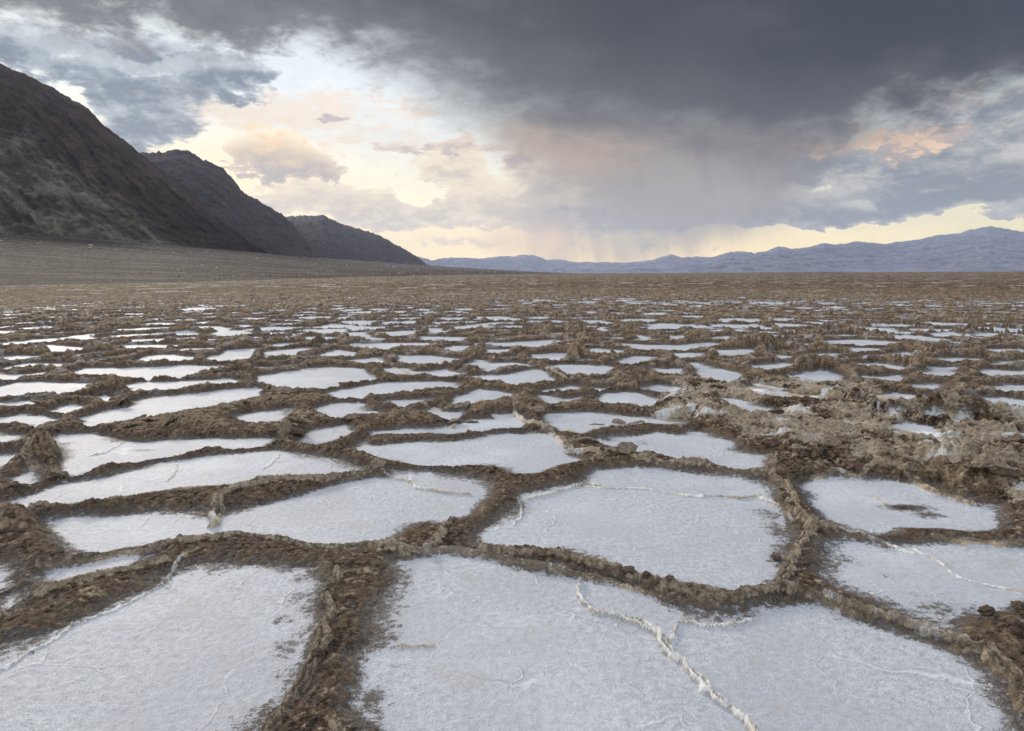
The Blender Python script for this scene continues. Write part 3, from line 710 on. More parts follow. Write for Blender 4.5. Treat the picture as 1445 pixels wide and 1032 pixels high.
# ------------------------------------------------------------------ materials
def new_mat(name, rough=.9, spec=.25):
    m = bpy.data.materials.new(name); m.use_nodes = True
    b = m.node_tree.nodes['Principled BSDF']; b.inputs['Roughness'].default_value = rough
    b.inputs['Specular IOR Level'].default_value = spec
    return m, NT(m.node_tree), b
def bump(N, b, height, strength=.5, dist=.01, normal=None):
    n = N.new('ShaderNodeBump'); N.put(n.inputs['Height'], height)
    N.put(n.inputs['Strength'], strength); n.inputs['Distance'].default_value = dist
    if normal is not None: N.put(n.inputs['Normal'], normal)
    N.put(b.inputs['Normal'], n.outputs[0]); return n.outputs[0]

def mat_ground():
    m, N, b = new_mat('salt_and_mud')
    P = N.new('ShaderNodeTexCoord').outputs['Object']
    fine = N.noise(P, 150, 4, .65); mid = N.noise(P, 34, 5, .62); lo = N.noise(P, 6, 5, .6); vlo = N.noise(P, .8, 4, .55)
    mud = N.attr('mud'); rope = N.attr('rope'); white = N.attr('white'); far = N.attr('far')
    # salt: granular crystals, faint pinkish brown staining
    sg = N.m('ADD', N.m('MULTIPLY', N.m('SUBTRACT', fine, .5), 1.3), N.m('MULTIPLY', N.m('SUBTRACT', mid, .5), .9))
    salt = N.mix(N.lin(sg, -.26, .24), (.36, .368, .395), (.75, .762, .795))
    salt = N.mix(N.m('MULTIPLY', N.step(lo, .50, .72), .45), salt, (.56, .54, .55))
    salt = N.mix(N.m('MULTIPLY', N.step(vlo, .45, .65), .35), salt, (.80, .81, .84))
    pt = N.noise(P, 1.7, 6, .6, .4)
    salt = N.mix(N.m('MULTIPLY', N.step(pt, .40, .62), .5), salt, (.48, .485, .52))
    salt = N.mix(N.m('MULTIPLY', N.step(N.noise(P, 3.3, 7, .68), .56, .68), .5), salt, (.50, .465, .44))
    wn = N.new('ShaderNodeTexNoise'); N.put(wn.inputs['Vector'], P); wn.inputs['Scale'].default_value = 5; wn.inputs['Detail'].default_value = 4
    wv = N.new('ShaderNodeVectorMath', operation='MULTIPLY_ADD'); N.put(wv.inputs[0], wn.outputs['Color']); wv.inputs[1].default_value = (.22, .22, 0); N.put(wv.inputs[2], P)
    vo = N.new('ShaderNodeTexVoronoi', feature='DISTANCE_TO_EDGE'); N.put(vo.inputs['Vector'], wv.outputs[0]); vo.inputs['Scale'].default_value = 3.1
    ckm = N.step(N.noise(P, 2.3, 4, .6), .47, .60)
    ck = N.m('MULTIPLY', N.step(vo.outputs['Distance'], .022, .004), ckm)
    salt = N.mix(N.m('MULTIPLY', ck, .6), salt, (.84, .84, .85))
    ck2 = N.m('MULTIPLY', N.step(N.m('ABSOLUTE', N.m('SUBTRACT', vo.outputs['Distance'], .03)), .012, .002), ckm)
    salt = N.mix(N.m('MULTIPLY', ck2, .28), salt, (.38, .35, .33))
    spk = N.step(N.noise(P, 70, 3, .6), .66, .72)
    salt = N.mix(N.m('MULTIPLY', N.m('MULTIPLY', spk, N.step(lo, .5, .65)), .6), salt, (.34, .28, .22))
    # mud
    mudc = N.mix(N.lin(mid, .32, .68), (.058, .036, .022), (.285, .195, .122))
    mudc = N.mix(N.m('MULTIPLY', N.step(lo, .45, .7), .6), mudc, (.15, .115, .088))
    mudc = N.mix(N.m('MULTIPLY', N.step(fine, .58, .72), .55), mudc, (.34, .28, .22))
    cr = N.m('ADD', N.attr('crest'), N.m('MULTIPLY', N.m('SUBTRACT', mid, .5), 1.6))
    mudc = N.mix(N.m('MULTIPLY', N.step(cr, .20, -.15), .85), mudc, (.027, .017, .010))  # shade in the hollows painted in as near-black mud
    mudc = N.mix(N.m('MULTIPLY', N.step(cr, .42, .95), .65), mudc, (.46, .34, .22))  # tan crust on the crests, with painted highlight
    peb = N.attr('peb')
    mudc = N.mix(N.m('MULTIPLY', N.step(peb, .10, .38), .6), mudc, (.33, .245, .165))
    mudc = N.mix(N.m('MULTIPLY', N.step(peb, -.08, -.35), .6), mudc, (.05, .035, .025))
    fl = N.step(N.m('ADD', N.noise(P, 3.2, 6, .68), N.m('MULTIPLY', peb, .10)), .54, .62)
    mudc = N.mix(N.m('MULTIPLY', fl, N.m('MULTIPLY', N.attr('dust'), .85)), mudc, (.66, .64, .63))
    # frayed border
    fr = N.m('ADD', mud, N.m('ADD', N.m('MULTIPLY', N.m('SUBTRACT', fine, .5), .9), N.m('MULTIPLY', N.m('SUBTRACT', mid, .5), 1.0)))
    fm = N.step(fr, .30, .66)
    col = N.mix(fm, salt, mudc)
    tr = N.m('MULTIPLY', N.m('MULTIPLY', fm, N.m('SUBTRACT', 1.0, fm)), 2.2)
    col = N.mix(tr, col, (.40, .335, .275))
    # crust ropes
    tan = N.mix(N.lin(mid, .34, .66), (.25, .185, .125), (.66, .54, .40))
    rc = N.mix(N.step(N.m('ADD', white, N.m('MULTIPLY', N.m('SUBTRACT', mid, .5), .8)), .30, .8), tan, N.mix(N.step(white, .78, .93), (.62, .52, .40), (.90, .88, .85)))
    rf = N.step(N.m('ADD', rope, N.m('MULTIPLY', N.m('SUBTRACT', mid, .5), 1.2)), .35, .75)
    col = N.mix(rf, col, rc)
    # far playa: streaks of crust and brown silt
    sp = N.new('ShaderNodeSeparateXYZ'); N.l.new(P, sp.inputs[0])
    s1 = N.noise(P, .16, 8, .68); s2 = N.noise(P, .7, 7, .7)
    s3 = N.noise(P, 4.0, 6, .72)
    fc = N.mix(N.lin(N.m('ADD', s2, N.m('MULTIPLY', peb, .55)), .34, .66), (.034, .022, .013), (.225, .150, .090))
    fc = N.mix(N.step(N.m('ADD', s1, N.m('MULTIPLY', N.m('SUBTRACT', s2, .5), .8)), .57, .63), fc, (.50, .46, .42))
    col = N.mix(far, col, fc)
    N.put(b.inputs['Base Color'], col)
    N.put(b.inputs['Roughness'], N.lin(fm, 0, 1, .62, .92))
    hgt = N.m('ADD', N.m('MULTIPLY', fine, N.lin(fm, 0, 1, .28, .8)), N.m('MULTIPLY', mid, N.lin(fm, 0, 1, .5, 2.4)))
    hgt = N.m('ADD', hgt, N.m('MULTIPLY', N.m('MULTIPLY', ck, N.m('SUBTRACT', 1.0, fm)), .30))
    bump(N, b, hgt, 1.0, .02)
    return m

G = build_ground_arrays(1.0)
farm = sstep(G['D'], 26, 80)
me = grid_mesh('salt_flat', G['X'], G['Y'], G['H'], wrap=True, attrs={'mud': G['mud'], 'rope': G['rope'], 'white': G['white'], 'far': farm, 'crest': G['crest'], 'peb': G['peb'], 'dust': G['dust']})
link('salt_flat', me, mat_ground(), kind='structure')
def ground_z(x, y):
    """height of the flat at a point (nearest grid vertex)"""
    a_ = math.atan2(x, y); r_ = math.hypot(x, y)
    i = min(max(int(np.searchsorted(G['d'], r_)), 0), len(G['d']) - 1); j = min(max(int(np.searchsorted(G['az'], a_)), 0), len(G['az']) - 1)
    return float(G['H'][i, j]), float(G['sd'][i, j])

# ------------------------------------------------------------------ alluvial fan
def azp(px): return float(azel(px, 380)[0])
FT = [(-2600, 300), (-900, 300), (-300, 318), (0, 329), (120, 336), (240, 345), (370, 357), (450, 364), (605, 375), (723, 382.6), (800, 386.2), (880, 387.6), (1000, 387.0), (1200, 385.4)]
FN = [(-2600, 430), (-900, 420), (-300, 411), (0, 407.5), (200, 404), (400, 400.5), (622, 396.8), (795, 394), (880, 391.8), (1000, 389.6), (1200, 386.4)]
FD = [(-2600, 900), (-900, 1300), (-300, 1600), (0, 1900), (240, 2500), (370, 3300), (450, 4500), (605, 7600), (723, 7600), (880, 6500), (1200, 6000)]
def curve_az(tab, az, f):
    xs = [azp(p) for p, _ in tab]; ys = [f(p, v) for p, v in tab]
    return np.interp(az, xs, ys)
def elev(px, py): return float(np.tan(azel(px, py)[1]))
def fan_e1(az): return curve_az(FT, az, lambda p, v: elev(p, v))
def fan_d0(az): return curve_az(FN, az, lambda p, v: min(CAMH / max(-elev(p, v), .0008), 900))
def fan_d1(az): return curve_az(FD, az, lambda p, v: v)
def fan_z(az, t):
    d0 = fan_d0(az); d1 = fan_d1(az)
    D = d0 * (d1 / d0) ** np.clip(t, 0, 1)
    e0 = -CAMH / d0; e1 = fan_e1(az)
    return D, CAMH + D * (e0 + (e1 - e0) * np.clip(t, 0, 1) ** 1.15)
az = np.linspace(azp(-2500), azp(1190), 1500); T = np.concatenate([np.linspace(-.01, 1, 420), np.linspace(1, 1.3, 12)[1:]])
AZ, TT = np.meshgrid(az, T)
D, Z = fan_z(AZ, TT)
D = np.where(TT > 1, D * (1 + (TT - 1) * 4), np.where(TT < 0, D * (1 + TT * .5), D))
Z = np.where(TT > 1, Z * (1 - (TT - 1) / .3) - 2 * (TT - 1), np.where(TT < 0, -.2, Z))
X = np.sin(AZ) * D; Y = np.cos(AZ) * D
lg = np.log(D) * 3
nz = fbm(AZ * 60, lg * 6, 1., 5, 201, .6) * .0011 + fbm(AZ * 220, lg * 14, 1., 3, 205, .6) * .0008 * (1 - .4 * sstep(TT, 0, 1))
nz2 = fbm(AZ * 12, lg * 2.2, 1., 4, 207) * .0016
Z = Z + np.where(TT < 0, 0, (nz * sstep(TT, 0, .25) + nz2 * sstep(TT, .1, .5) * sstep(TT, 1.05, .8)) * D)
Z = Z + np.where(TT < 0, 0, fbm(AZ * 170, lg * 34, 1., 4, 221, .62, 2) * .0011 * sstep(TT, 0, .1)) * D
FAN_AZ = az; FAN_XYZ = (X, Y, Z)
me = grid_mesh('alluvial_fan', X, Y, Z, attrs={'t': np.clip(TT, 0, 1), 'peb': fbm(AZ * 190, lg * 46, 1., 5, 231, .7), 'band': fbm(AZ * 5 , lg * 5.5, 1., 4, 211, .55)})
def mat_fan():
    m, N, b = new_mat('fan_gravel')
    P = N.new('ShaderNodeTexCoord').outputs['Object']
    band = N.attr('band'); t = N.attr('t')
    peb = N.attr('peb')
    n1 = N.noise(P, .012, 8, .7); n2 = N.noise(P, .12, 8, .72); n3 = N.noise(P, 1.4, 6, .7)
    nn = N.m('ADD', N.m('MULTIPLY', N.m('SUBTRACT', n1, .5), 1.2), N.m('ADD', N.m('MULTIPLY', N.m('SUBTRACT', n2, .5), 1.2), N.m('MULTIPLY', peb, .85)))
    c = N.mix(N.lin(nn, -.15, .2), (.007, .0045, .0035), (.068, .046, .034))
    c = N.mix(N.m('MULTIPLY', N.step(N.m('ADD', band, N.m('MULTIPLY', nn, .4)), -.02, .16), .65), c, (.12, .105, .092))
    c = N.mix(N.m('MULTIPLY', N.step(N.m('ADD', band, N.m('MULTIPLY', nn, .4)), -.04, -.2), .65), c, (.024, .017, .015))
    c = N.mix(N.m('MULTIPLY', N.step(nn, .30, .42), .8), c, (.26, .215, .18))
    c = N.mix(N.m('MULTIPLY', N.step(t, .04, 0), .5), c, (.11, .085, .065))
    N.put(b.inputs['Base Color'], c)
    bump(N, b, N.m('ADD', n2, n3), .6, .5)
    return m
link('alluvial_fan', me, mat_fan(), kind='structure')

# ------------------------------------------------------------------ mountains
def resample(P, n):
    P = np.array(P, float); s = np.r_[0, np.cumsum(np.hypot(*(P[1:, :2] - P[:-1, :2]).T))]
    u = np.linspace(0, s[-1], n)
    return np.stack([np.interp(u, s, P[:, k]) for k in range(P.shape[1])], 1), u
def mountain(name, crest, foot, mat, ncol=700, nrow=220, amp=.05, seed=0, jag=1.0, gf=24, slant=2.2, back=.6, green=None, fs=1.0):
    Cq, u = resample(crest, ncol); Fq, _ = resample(foot, ncol)
    un = np.linspace(0, 1, ncol)
    top0 = at(Cq[:, 0], Cq[:, 1], Cq[:, 2])
    Cq[:, 1] -= (fbm(un * 90, un * 0, 1., 5, seed, .6) * 5.0 + fbm(un * 22, un * 0, 1., 3, seed + 3) * 5.0) * jag
    top = at(Cq[:, 0], Cq[:, 1], Cq[:, 2]); bot = at(Fq[:, 0], Fq[:, 1], Fq[:, 2])
    bot[:, 2] -= 12
    H = (top[:, 2] - bot[:, 2]).mean()
    v = np.concatenate([np.linspace(0, 1, nrow), 1 + np.linspace(0, 1, 30)[1:]])
    U_, V_ = np.meshgrid(un, v)
    vv = np.clip(V_, 0, 1)
    prof = vv ** 1.12
    P = bot[None] * (1 - vv[..., None]) + top[None] * vv[..., None]
    P[..., 2] = bot[None, :, 2] * (1 - prof) + top[None, :, 2] * prof
    P += (top0 - top)[None] * (np.stack([vv, vv, prof], -1) * (1 - vv ** 10)[..., None])
    out = (top - bot); out[:, 2] = 0; L = np.hypot(out[:, 0], out[:, 1])[:, None]; out = out / np.maximum(L, 1)
    bk = np.clip(V_ - 1, 0, 1)
    P += out[None] * (bk * L.mean() * back)[..., None]
    P[..., 2] -= bk ** 1.3 * (top[None, :, 2] * 1.1)
    # spurs and gullies running down the face
    s = U_ * gf + vv * slant
    wob = fbm(s * .6, vv * 3, 1., 3, seed + 9) * .5
    g1 = fbm(s + wob, vv * 1.6, 1., 3, seed + 11, .5, 1)
    g2 = fbm(s * 3.1 + wob * 3, vv * 5, 1., 5, seed + 17, .62, 1)
    g3 = fbm(s * 9, vv * 26, 1., 4, seed + 23, .65)
    env = sstep(vv, 0, .12) * (1 - .80 * sstep(vv, .72, 1.0))
    g3 = g3 * (1 - sstep(vv, .7, .95)); ax_ = (P[..., 0] + P[..., 1] * .35) / H * fs; ay_ = (P[..., 2] * 1.5 + P[..., 1] * .25) / H * fs
    gi = fbm(ax_ * 2.6 + wob * .3, ay_ * 2.2, 1., 6, seed + 31, .62, 1); gj = fbm(ax_ * 9, ay_ * 9, 1., 5, seed + 37, .65, 2)
    disp = (g1 * .9 + g2 * .14 + gi * 1.25 + gj * .35) * amp * H * env
    nrm = -out * .75
    P[..., 0] += nrm[None, :, 0] * disp; P[..., 1] += nrm[None, :, 1] * disp
    P[..., 2] += disp * .45
    attrs = {'rock': gi * .8 + gj * .6 + g2 * .3, 'strata': fbm(U_ * 7 + gi * .3, vv * 26 + wob * 3, 1., 5, seed + 51, .65)}
    if green is not None:
        # lower band of grey green rock, read against the outline where that rock ends
        az_ = np.arctan2(P[..., 0], P[..., 1]); el_ = np.arctan2(P[..., 2] - CAMH, np.hypot(P[..., 0], P[..., 1]))
        gb = np.interp(az_, [azp(p) for p, _ in green], [float(azel(p, y)[1]) for p, y in green])
        attrs['green'] = sstep((gb - el_) + g2 * .018 + wob * .03, -.012, .016)
    me = grid_mesh(name, P[..., 0], P[..., 1], P[..., 2], attrs=attrs)
    return link(name, me, mat, kind='structure')
def mat_rock(name, dark, light, tint, pale=None, sc=1.0, green=False):
    m, N, b = new_mat(name, .95, .15)
    P = N.new('ShaderNodeTexCoord').outputs['Object']
    n1 = N.noise(P, .0025 * sc, 8, .62, .3); n2 = N.noise(P, .014 * sc, 8, .7, .2); n3 = N.noise(P, .08 * sc, 6, .7)
    rk = N.attr('rock')
    k = N.m('ADD', N.m('MULTIPLY', N.m('SUBTRACT', n2, .5), 2.0), N.m('ADD', N.m('MULTIPLY', N.m('SUBTRACT', n3, .5), 1.3), N.m('MULTIPLY', rk, .35)))
    c = N.mix(N.lin(k, -.45, .45), dark, light)
    c = N.mix(N.m('MULTIPLY', N.step(n1, .42, .62), .7), c, tint)
    stt = N.m('ADD', N.attr('strata'), N.m('MULTIPLY', N.m('SUBTRACT', n2, .5), .5))
    c = N.mix(N.m('MULTIPLY', N.step(stt, .02, .28), .55), c, light)
    c = N.mix(N.m('MULTIPLY', N.step(stt, -.02, -.25), .6), c, dark)
    if green:
        g = N.attr('green')
        gc = N.mix(N.lin(k, -.4, .45), (.030, .026, .018), (.145, .124, .092))
        gc = N.mix(N.m('MULTIPLY', N.step(n1, .5, .66), .6), gc, (.080, .054, .042))
        gc = N.mix(N.m('MULTIPLY', N.step(N.m('ADD', n2, N.m('MULTIPLY', rk, .12)), .60, .70), .75), gc, (.30, .275, .235))
        gc = N.mix(N.m('MULTIPLY', N.step(stt, .10, .30), .6), gc, (.24, .215, .175))
        gc = N.mix(N.m('MULTIPLY', N.step(stt, -.05, -.3), .6), gc, (.040, .034, .026))
        c = N.mix(g, c, gc)
    if pale: c = N.mix(N.m('MULTIPLY', N.step(k, .36, .6), .5), c, pale)
    N.put(b.inputs['Base Color'], c)
    bump(N, b, N.m('ADD', N.m('MULTIPLY', n2, 1.0), N.m('MULTIPLY', n3, .4)), 1.0, 22)
    return m
near_rock = mat_rock('near_slope_rock', (.017, .0105, .0095), (.097, .062, .053), (.056, .033, .029), (.19, .13, .11), green=True)
mid_rock = mat_rock('mid_slope_rock', (.015, .011, .015), (.086, .060, .064), (.052, .032, .038), (.15, .11, .10), sc=.8)
def ft(pxs, k=.985, dy=1.0):
    out = []
    for p in pxs:
        a_ = azp(p); out.append((p, float(np.interp(p, [q[0] for q in FT], [q[1] for q in FT])) + dy, float(fan_d1(a_)) * k))
    return out
mountain('mountain', [(-900, -180, 2600), (-500, -60, 2700), (-200, 28, 2900), (0, 90, 3050), (54, 114, 3100), (97, 139, 3120), (125, 155, 3140), (143, 175, 3150), (180, 203, 3180), (194, 215, 3200),
                      (229, 240, 3230), (272, 275, 3270), (315, 307, 3310), (351, 340, 3350), (378, 359, 3400)],
         ft([-900, -500, -200, 0, 120, 240, 330, 372]), near_rock, 900, 300, .055, 301, .75, 34, 9, green=[(-900, 60), (-300, 110), (0, 188), (60, 215), (130, 260), (200, 310), (240, 345), (300, 380), (900, 400)])
mountain('mountain', [(120, 240, 4700), (185, 216, 4700), (229, 216, 4750), (251, 211, 4800), (265, 214, 4820), (287, 225, 4850), (312, 237, 4900), (330, 254, 4950), (341, 271, 5000), (366, 284, 5050),
                      (387, 297, 5100), (401, 305, 5150), (425, 330, 5300), (455, 366, 5400)],
         ft([120, 300, 380, 430, 452]), mid_rock, 700, 260, .06, 331, .7, 16, 5)
mountain('mountain', [(330, 300, 8000), (380, 300, 8000), (403, 306, 8000), (432, 304.5, 8050), (456, 304.5, 8100), (484, 317, 8200), (508, 324, 8300), (532, 331, 8400), (553, 342, 8500), (570, 352, 8500), (588, 362, 8600), (606, 376.5, 8700)],
         ft([330, 450, 520, 570, 604]), mid_rock, 600, 200, .06, 361, .55, 14, 3)
far_rock = mat_rock('far_range_rock', (.09, .10, .18), (.25, .24, .31), (.18, .16, .21), (.33, .27, .29), sc=.22)  # blue cast of haze and shade mixed into the rock colours
FR = [(-200, 372), (560, 366), (591, 363), (608, 368), (636, 363.5), (653, 362.6), (678, 364.7), (702, 362), (726, 363), (743, 361), (757, 363), (771, 368), (792, 368.5), (812, 371), (833, 370), (880, 371.5), (905, 369),
      (924, 366), (945, 361.5), (965, 364), (990, 363.5), (1008, 363.5), (1031, 355), (1052, 355), (1064, 359), (1097, 350), (1130, 351), (1163, 342.5), (1192, 345), (1212, 342), (1245, 346), (1282, 341),
      (1315, 334), (1356, 328.6), (1369, 323.6), (1397, 320), (1422, 323.6), (1445, 329), (1520, 335), (1700, 330), (2000, 345)]
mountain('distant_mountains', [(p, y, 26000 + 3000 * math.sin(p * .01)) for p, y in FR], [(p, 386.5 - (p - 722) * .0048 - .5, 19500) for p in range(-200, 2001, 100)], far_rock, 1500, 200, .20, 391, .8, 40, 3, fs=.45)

# ------------------------------------------------------------------ loose things
from mathutils import noise as mn
import bmesh
def mat_clod(name, dark, light, sc):
    m, N, b = new_mat(name, .95, .15)
    P = N.new('ShaderNodeTexCoord').outputs['Object']
    oi = N.new('ShaderNodeObjectInfo').outputs['Random']
    n1 = N.noise(P, 5 * sc, 6, .65); n2 = N.noise(P, 22 * sc, 5, .7)
    k = N.m('ADD', N.m('ADD', N.m('MULTIPLY', N.m('SUBTRACT', n1, .5), 1.5), N.m('MULTIPLY', N.m('SUBTRACT', n2, .5), 1.5)), N.m('MULTIPLY', N.m('SUBTRACT', oi, .5), .35))
    N.put(b.inputs['Base Color'], N.mix(N.lin(k, -.3, .4), dark, light))
    bump(N, b, N.m('ADD', n1, n2), .8, .006 / sc)
    return m
def clod_mesh(name, seed, sub=3, flat=.7, amp=.5):
    bm = bmesh.new(); bmesh.ops.create_icosphere(bm, subdivisions=sub, radius=1)
    for v in bm.verts:
        p = v.co.copy(); q = p * 1.1 + Vector((seed * 7.3, seed * 3.1, 0))
        d = amp * (mn.fractal(q, .9, 2.1, 5) + .45 * abs(mn.noise(q * 3.1)) - .15) 
        c = mn.cell(q * 2.3) * .12
        v.co = p * (1 + d + c); v.co.z *= flat
    me = bpy.data.meshes.new(name); bm.to_mesh(me); bm.free()
    for p in me.polygons: p.use_smooth = False
    return me
def slab_mesh(name, seed, n=9, thick=.16, elong=.65, sub=3):
    """broken plate of salt crust: uneven outline, slightly curled, rough faces; unit radius, lies flat with its hinge edge at y = 0"""
    rd = random.Random(seed); bm = bmesh.new()
    pts = []
    for k in range(n):
        a_ = 2 * math.pi * k / n + rd.uniform(-.2, .2); r_ = rd.uniform(.72, 1.08)
        pts.append((math.cos(a_) * r_, math.sin(a_) * r_ * elong + elong * .8))
    ring = []
    rings = 6
    layers = []
    for z in (1, -1):
        L = [[bm.verts.new((sum(p[0] for p in pts) / n, sum(p[1] for p in pts) / n, z * thick / 2))]]
        cx_, cy_ = L[0][0].co.x, L[0][0].co.y
        for r_ in range(1, rings + 1):
            rr = r_ / rings; row = []
            for k in range(n * 4):
                i_, f_ = divmod(k, 4); f_ /= 4; p0 = pts[i_]; p1 = pts[(i_ + 1) % n]
                x = p0[0] + (p1[0] - p0[0]) * f_; y = p0[1] + (p1[1] - p0[1]) * f_
                row.append(bm.verts.new((cx_ + (x - cx_) * rr, cy_ + (y - cy_) * rr, z * thick / 2 * (1 if r_ < rings else .55))))
            L.append(row)
        m_ = n * 4
        for k in range(m_):
            f = (L[0][0], L[1][k], L[1][(k + 1) % m_]); bm.faces.new(f if z > 0 else f[::-1])
            for r_ in range(1, rings):
                f = (L[r_][k], L[r_ + 1][k], L[r_ + 1][(k + 1) % m_], L[r_][(k + 1) % m_]); bm.faces.new(f if z > 0 else f[::-1])
        layers.append(L[-1])
    m_ = n * 4
    for k in range(m_): bm.faces.new((layers[1][k], layers[1][(k + 1) % m_], layers[0][(k + 1) % m_], layers[0][k]))
    for v in bm.verts:
        q = v.co * 2.2 + Vector((seed * 5.1, 0, 0))
        v.co.z += .10 * mn.fractal(q, .8, 2.1, 4) + .16 * (v.co.x ** 2 + (v.co.y - .5) ** 2) * (1 if seed % 2 else -1) * .6
        o_ = mn.noise_vector(v.co * 4.0 + Vector((seed, 1, 2))) * .055; v.co += o_
    me = bpy.data.meshes.new(name); bm.to_mesh(me); bm.free()
    return me
mud_m = mat_clod('clod_mud', (.075, .055, .040), (.27, .205, .15), 1.0)
crust_m = mat_clod('crust_plate', (.11, .082, .06), (.44, .36, .28), 1.0)
pale_m = mat_clod('boulder_stone', (.24, .20, .17), (.60, .52, .44), .02)
def place(name, me, mat, loc, rot, scale, label, cat, group=None, parent=None):
    if not me.materials: me.materials.append(mat)
    o = bpy.data.objects.new(name, me); COL.objects.link(o)
    o.location = loc; o.rotation_euler = rot; o.scale = scale if hasattr(scale, '__len__') else (scale,) * 3
    if label: o['label'] = label
    if cat: o['category'] = cat
    if group: o['group'] = group
    if parent: o.parent = parent
    return o
rd = random.Random(12)
def zone(x, y):
    t_ = x / max(y, .1)
    side_ = ('at the far left' if t_ < -.42 else 'left of centre' if t_ < -.12 else 'in the middle' if t_ < .15 else 'right of centre' if t_ < .42 else 'at the far right')
    return side_, ('nearest' if y < 4 else 'middle' if y < 7 else 'farther')
clods = [clod_mesh('mud_clod', k + 1) for k in range(7)]
# candidates on the ridges
Xg, Yg, Hg, SDg, Dg, RPg = G['X'], G['Y'], G['H'], G['sd'], G['D'], G['rope']
azg = np.arctan2(Xg, Yg)
ok = (SDg > .03) & (Dg > 2.0) & (Dg < 11) & (np.abs(azg) < R(38)) & (Hg > .035)
ids = np.flatnonzero(ok); rs = np.random.RandomState(5)
wt = (1 / Dg.ravel()[ids]) * (1 + 20 * np.maximum(Hg.ravel()[ids] - .05, 0)); 
pick = rs.choice(ids, 130, replace=False, p=wt / wt.sum())
for k, i_ in enumerate(pick):
    x, y, z = float(Xg.flat[i_]), float(Yg.flat[i_]), float(Hg.flat[i_]); dd = math.hypot(x, y)
    s_ = rd.uniform(.005, .012) * (1 + .28 * dd) * (1.5 if rd.random() < .15 else 1)
    sw_ = 'tiny' if s_ < .016 else 'small' if s_ < .026 else 'bigger'
    place('mud_clod', clods[k % 7], mud_m, (x, y, z - s_ * .05), (rd.uniform(-.5, .5), rd.uniform(-.5, .5), rd.uniform(0, 6.28)), (s_ * rd.uniform(.8, 1.5), s_, s_ * rd.uniform(.7, 1.1)),
          sw_ + ' rough brown mud clod stuck in the %s ridges %s' % zone(x, y)[::-1], 'mud clod', sw_ + ' mud clods in the %s mud ridges %s' % zone(x, y)[::-1])
def on_flat(px, py, z=0.0):
    x, y = [float(q) for q in ground(px, py, z)]; return x, y, ground_z(x, y)[0]
x, y, z = on_flat(1391, 876); place('mud_clod', clod_mesh('mud_clod', 31, 4, .8), mud_m, (x, y, z + .014), (0, 0, .4), (.030, .024, .024),
      'dark lump of mud lying alone on the brown stain near the right edge', 'mud clod')
x, y, z = on_flat(1436, 868); place('mud_clod', clod_mesh('mud_clod', 37, 4, .8), mud_m, (x, y, z + .014), (0, 0, 1.4), (.034, .026, .020),
      'flat mud lump cut by the right edge of the photo beside the lone dark lump', 'mud clod')
x, y, z = on_flat(1095, 790); place('mud_clod', clod_mesh('mud_clod', 33, 4, .8), mud_m, (x, y, z + .014), (0, 0, 2.), (.026, .022, .021),
      'small pitted clod resting on the salt against the crust rope right of centre', 'mud clod')
# broken plates standing in the ridges
slabs = [slab_mesh('crust_plate', k + 3) for k in range(6)]
ok2 = (SDg > .06) & (Dg > 4.3) & (Dg < 12) & (np.abs(azg) < R(38)) & (Hg > .05)
ids = np.flatnonzero(ok2); wt = 1 / Dg.ravel()[ids] ** 1.2
spots = [(float(Xg.flat[i_]), float(Yg.flat[i_])) for i_ in rs.choice(ids, 30, replace=False, p=wt / wt.sum())]
for px, py in ((215, 600), (232, 603), (250, 602), (180, 606), (545, 590), (575, 590), (640, 592), (665, 588), (500, 592), (130, 548), (170, 557), (870, 592), (900, 594), (840, 592), (1180, 640), (1320, 640),
               (1250, 620), (1090, 600), (985, 562)):
    x, y = [float(q) for q in ground(px, py, .04)]; spots.append((x, y))
for k, (x, y) in enumerate(spots):
    s_ = rd.uniform(.05, .095) * (1 + .03 * math.hypot(x, y)); z = ground_z(x, y)[0]
    tl_ = rd.uniform(8, 48); tw_ = 'steeply' if tl_ > 28 else 'gently'
    place('crust_plate', slabs[k % 6], crust_m, (x, y, z - s_ * .12), (R(tl_), R(rd.uniform(-18, 18)), rd.uniform(0, 6.28)), (s_ * rd.uniform(.8, 1.3), s_ * rd.uniform(.6, 1), s_),
          'tan crust plate ' + tw_ + ' tilted out of the %s mud ridges %s' % zone(x, y)[::-1], 'crust plate', tw_ + ' tilted crust plates in the %s ridges %s' % zone(x, y)[::-1])
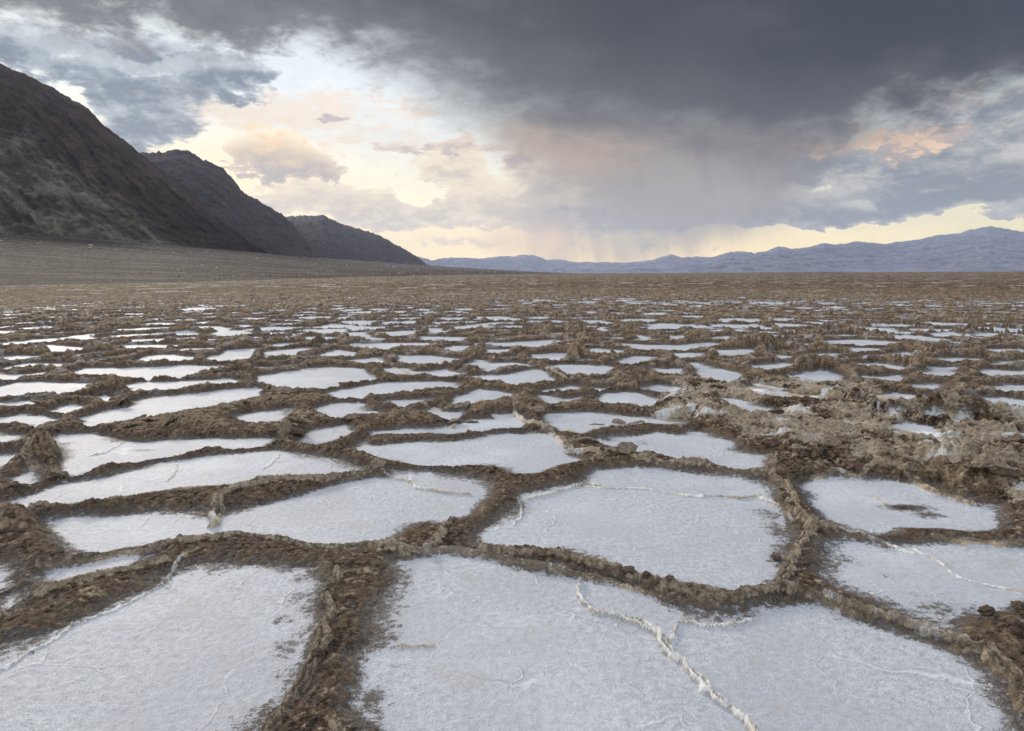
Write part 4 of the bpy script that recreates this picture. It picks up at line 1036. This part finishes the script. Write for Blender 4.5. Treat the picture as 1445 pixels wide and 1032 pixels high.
# the big upturned slab left of centre
x, y = [float(q) for q in ground(413, 616, .02)]; z = ground_z(x, y)[0]
root = bpy.data.objects.new('upturned_crust_slab', None); COL.objects.link(root); root.location = (x, y, z)
root['label'] = 'large upturned slab of salt crust standing on the ridge left of centre'; root['category'] = 'crust slab'
s1 = slab_mesh('roof_plate', 21, 8, .14, .62); place('roof_plate', s1, crust_m, (.045, .02, .125), (R(-34), R(14), R(8)), (.135, .115, .12), None, None, None, root)
s2 = slab_mesh('standing_plate', 24, 8, .2, .8); place('standing_plate', s2, crust_m, (-.075, -.05, -.03), (R(80), R(12), R(-38)), (.07, .125, .10), None, None, None, root)
s3 = slab_mesh('support_clod', 28, 9, .4, .8); place('support_clod', s3, mud_m, (.05, .03, .02), (R(12), R(6), R(60)), (.11, .09, .12), None, None, None, root)
# boulders on the fan
bl = [clod_mesh('boulder', 50 + k, 2, .75, .35) for k in range(5)]
def BZ(px, t_):
    return ('below the nearest mountain' if px < 240 else 'below the middle mountain' if px < 430 else 'below the farthest dark mountain') + (', low down' if t_ < .5 else ', high up')
for k in range(170):
    px = rd.uniform(-20, 700); a_ = azp(px); t_ = rd.random() ** .7 * .93 + .05
    i_ = int(np.argmin(np.abs(T - t_))); j_ = int(np.searchsorted(FAN_AZ, a_))
    X_, Y_, Z_ = FAN_XYZ[0][i_, j_], FAN_XYZ[1][i_, j_], FAN_XYZ[2][i_, j_]; dd = math.hypot(X_, Y_)
    s_ = dd * rd.uniform(.0007, .0014) * (1.7 if rd.random() < .12 else 1)
    place('boulder', bl[k % 5], pale_m, (X_, Y_, Z_ + s_ * .3), (0, 0, rd.uniform(0, 6)), (s_ * rd.uniform(1, 1.8), s_, s_),
          'pale boulder on the gravel fan %s' % BZ(px, t_), 'boulder', 'pale boulders on the fan %s' % BZ(px, t_))

# ------------------------------------------------------------------ air
def build_haze():
    m = bpy.data.materials.new('haze_air'); m.use_nodes = True; nt = m.node_tree
    nt.nodes.clear(); o = nt.nodes.new('ShaderNodeOutputMaterial'); v = nt.nodes.new('ShaderNodeVolumePrincipled')
    v.inputs['Color'].default_value = (.62, .76, 1.0, 1); v.inputs['Density'].default_value = HAZE; v.inputs['Anisotropy'].default_value = .3
    nt.links.new(v.outputs[0], o.inputs['Volume'])
    x0, x1, y0, y1, z0, z1 = -30500, 30500, -30500, 30500, -14, 2300
    vs = [(x, y, z) for z in (z0, z1) for y in (y0, y1) for x in (x0, x1)]
    me = bpy.data.meshes.new('haze')
    me.from_pydata(vs, [], [(0, 2, 3, 1), (4, 5, 7, 6), (0, 1, 5, 4), (2, 6, 7, 3), (0, 4, 6, 2), (1, 3, 7, 5)])
    link('haze', me, m, kind='stuff')
HAZE = 1.9e-5
build_haze()
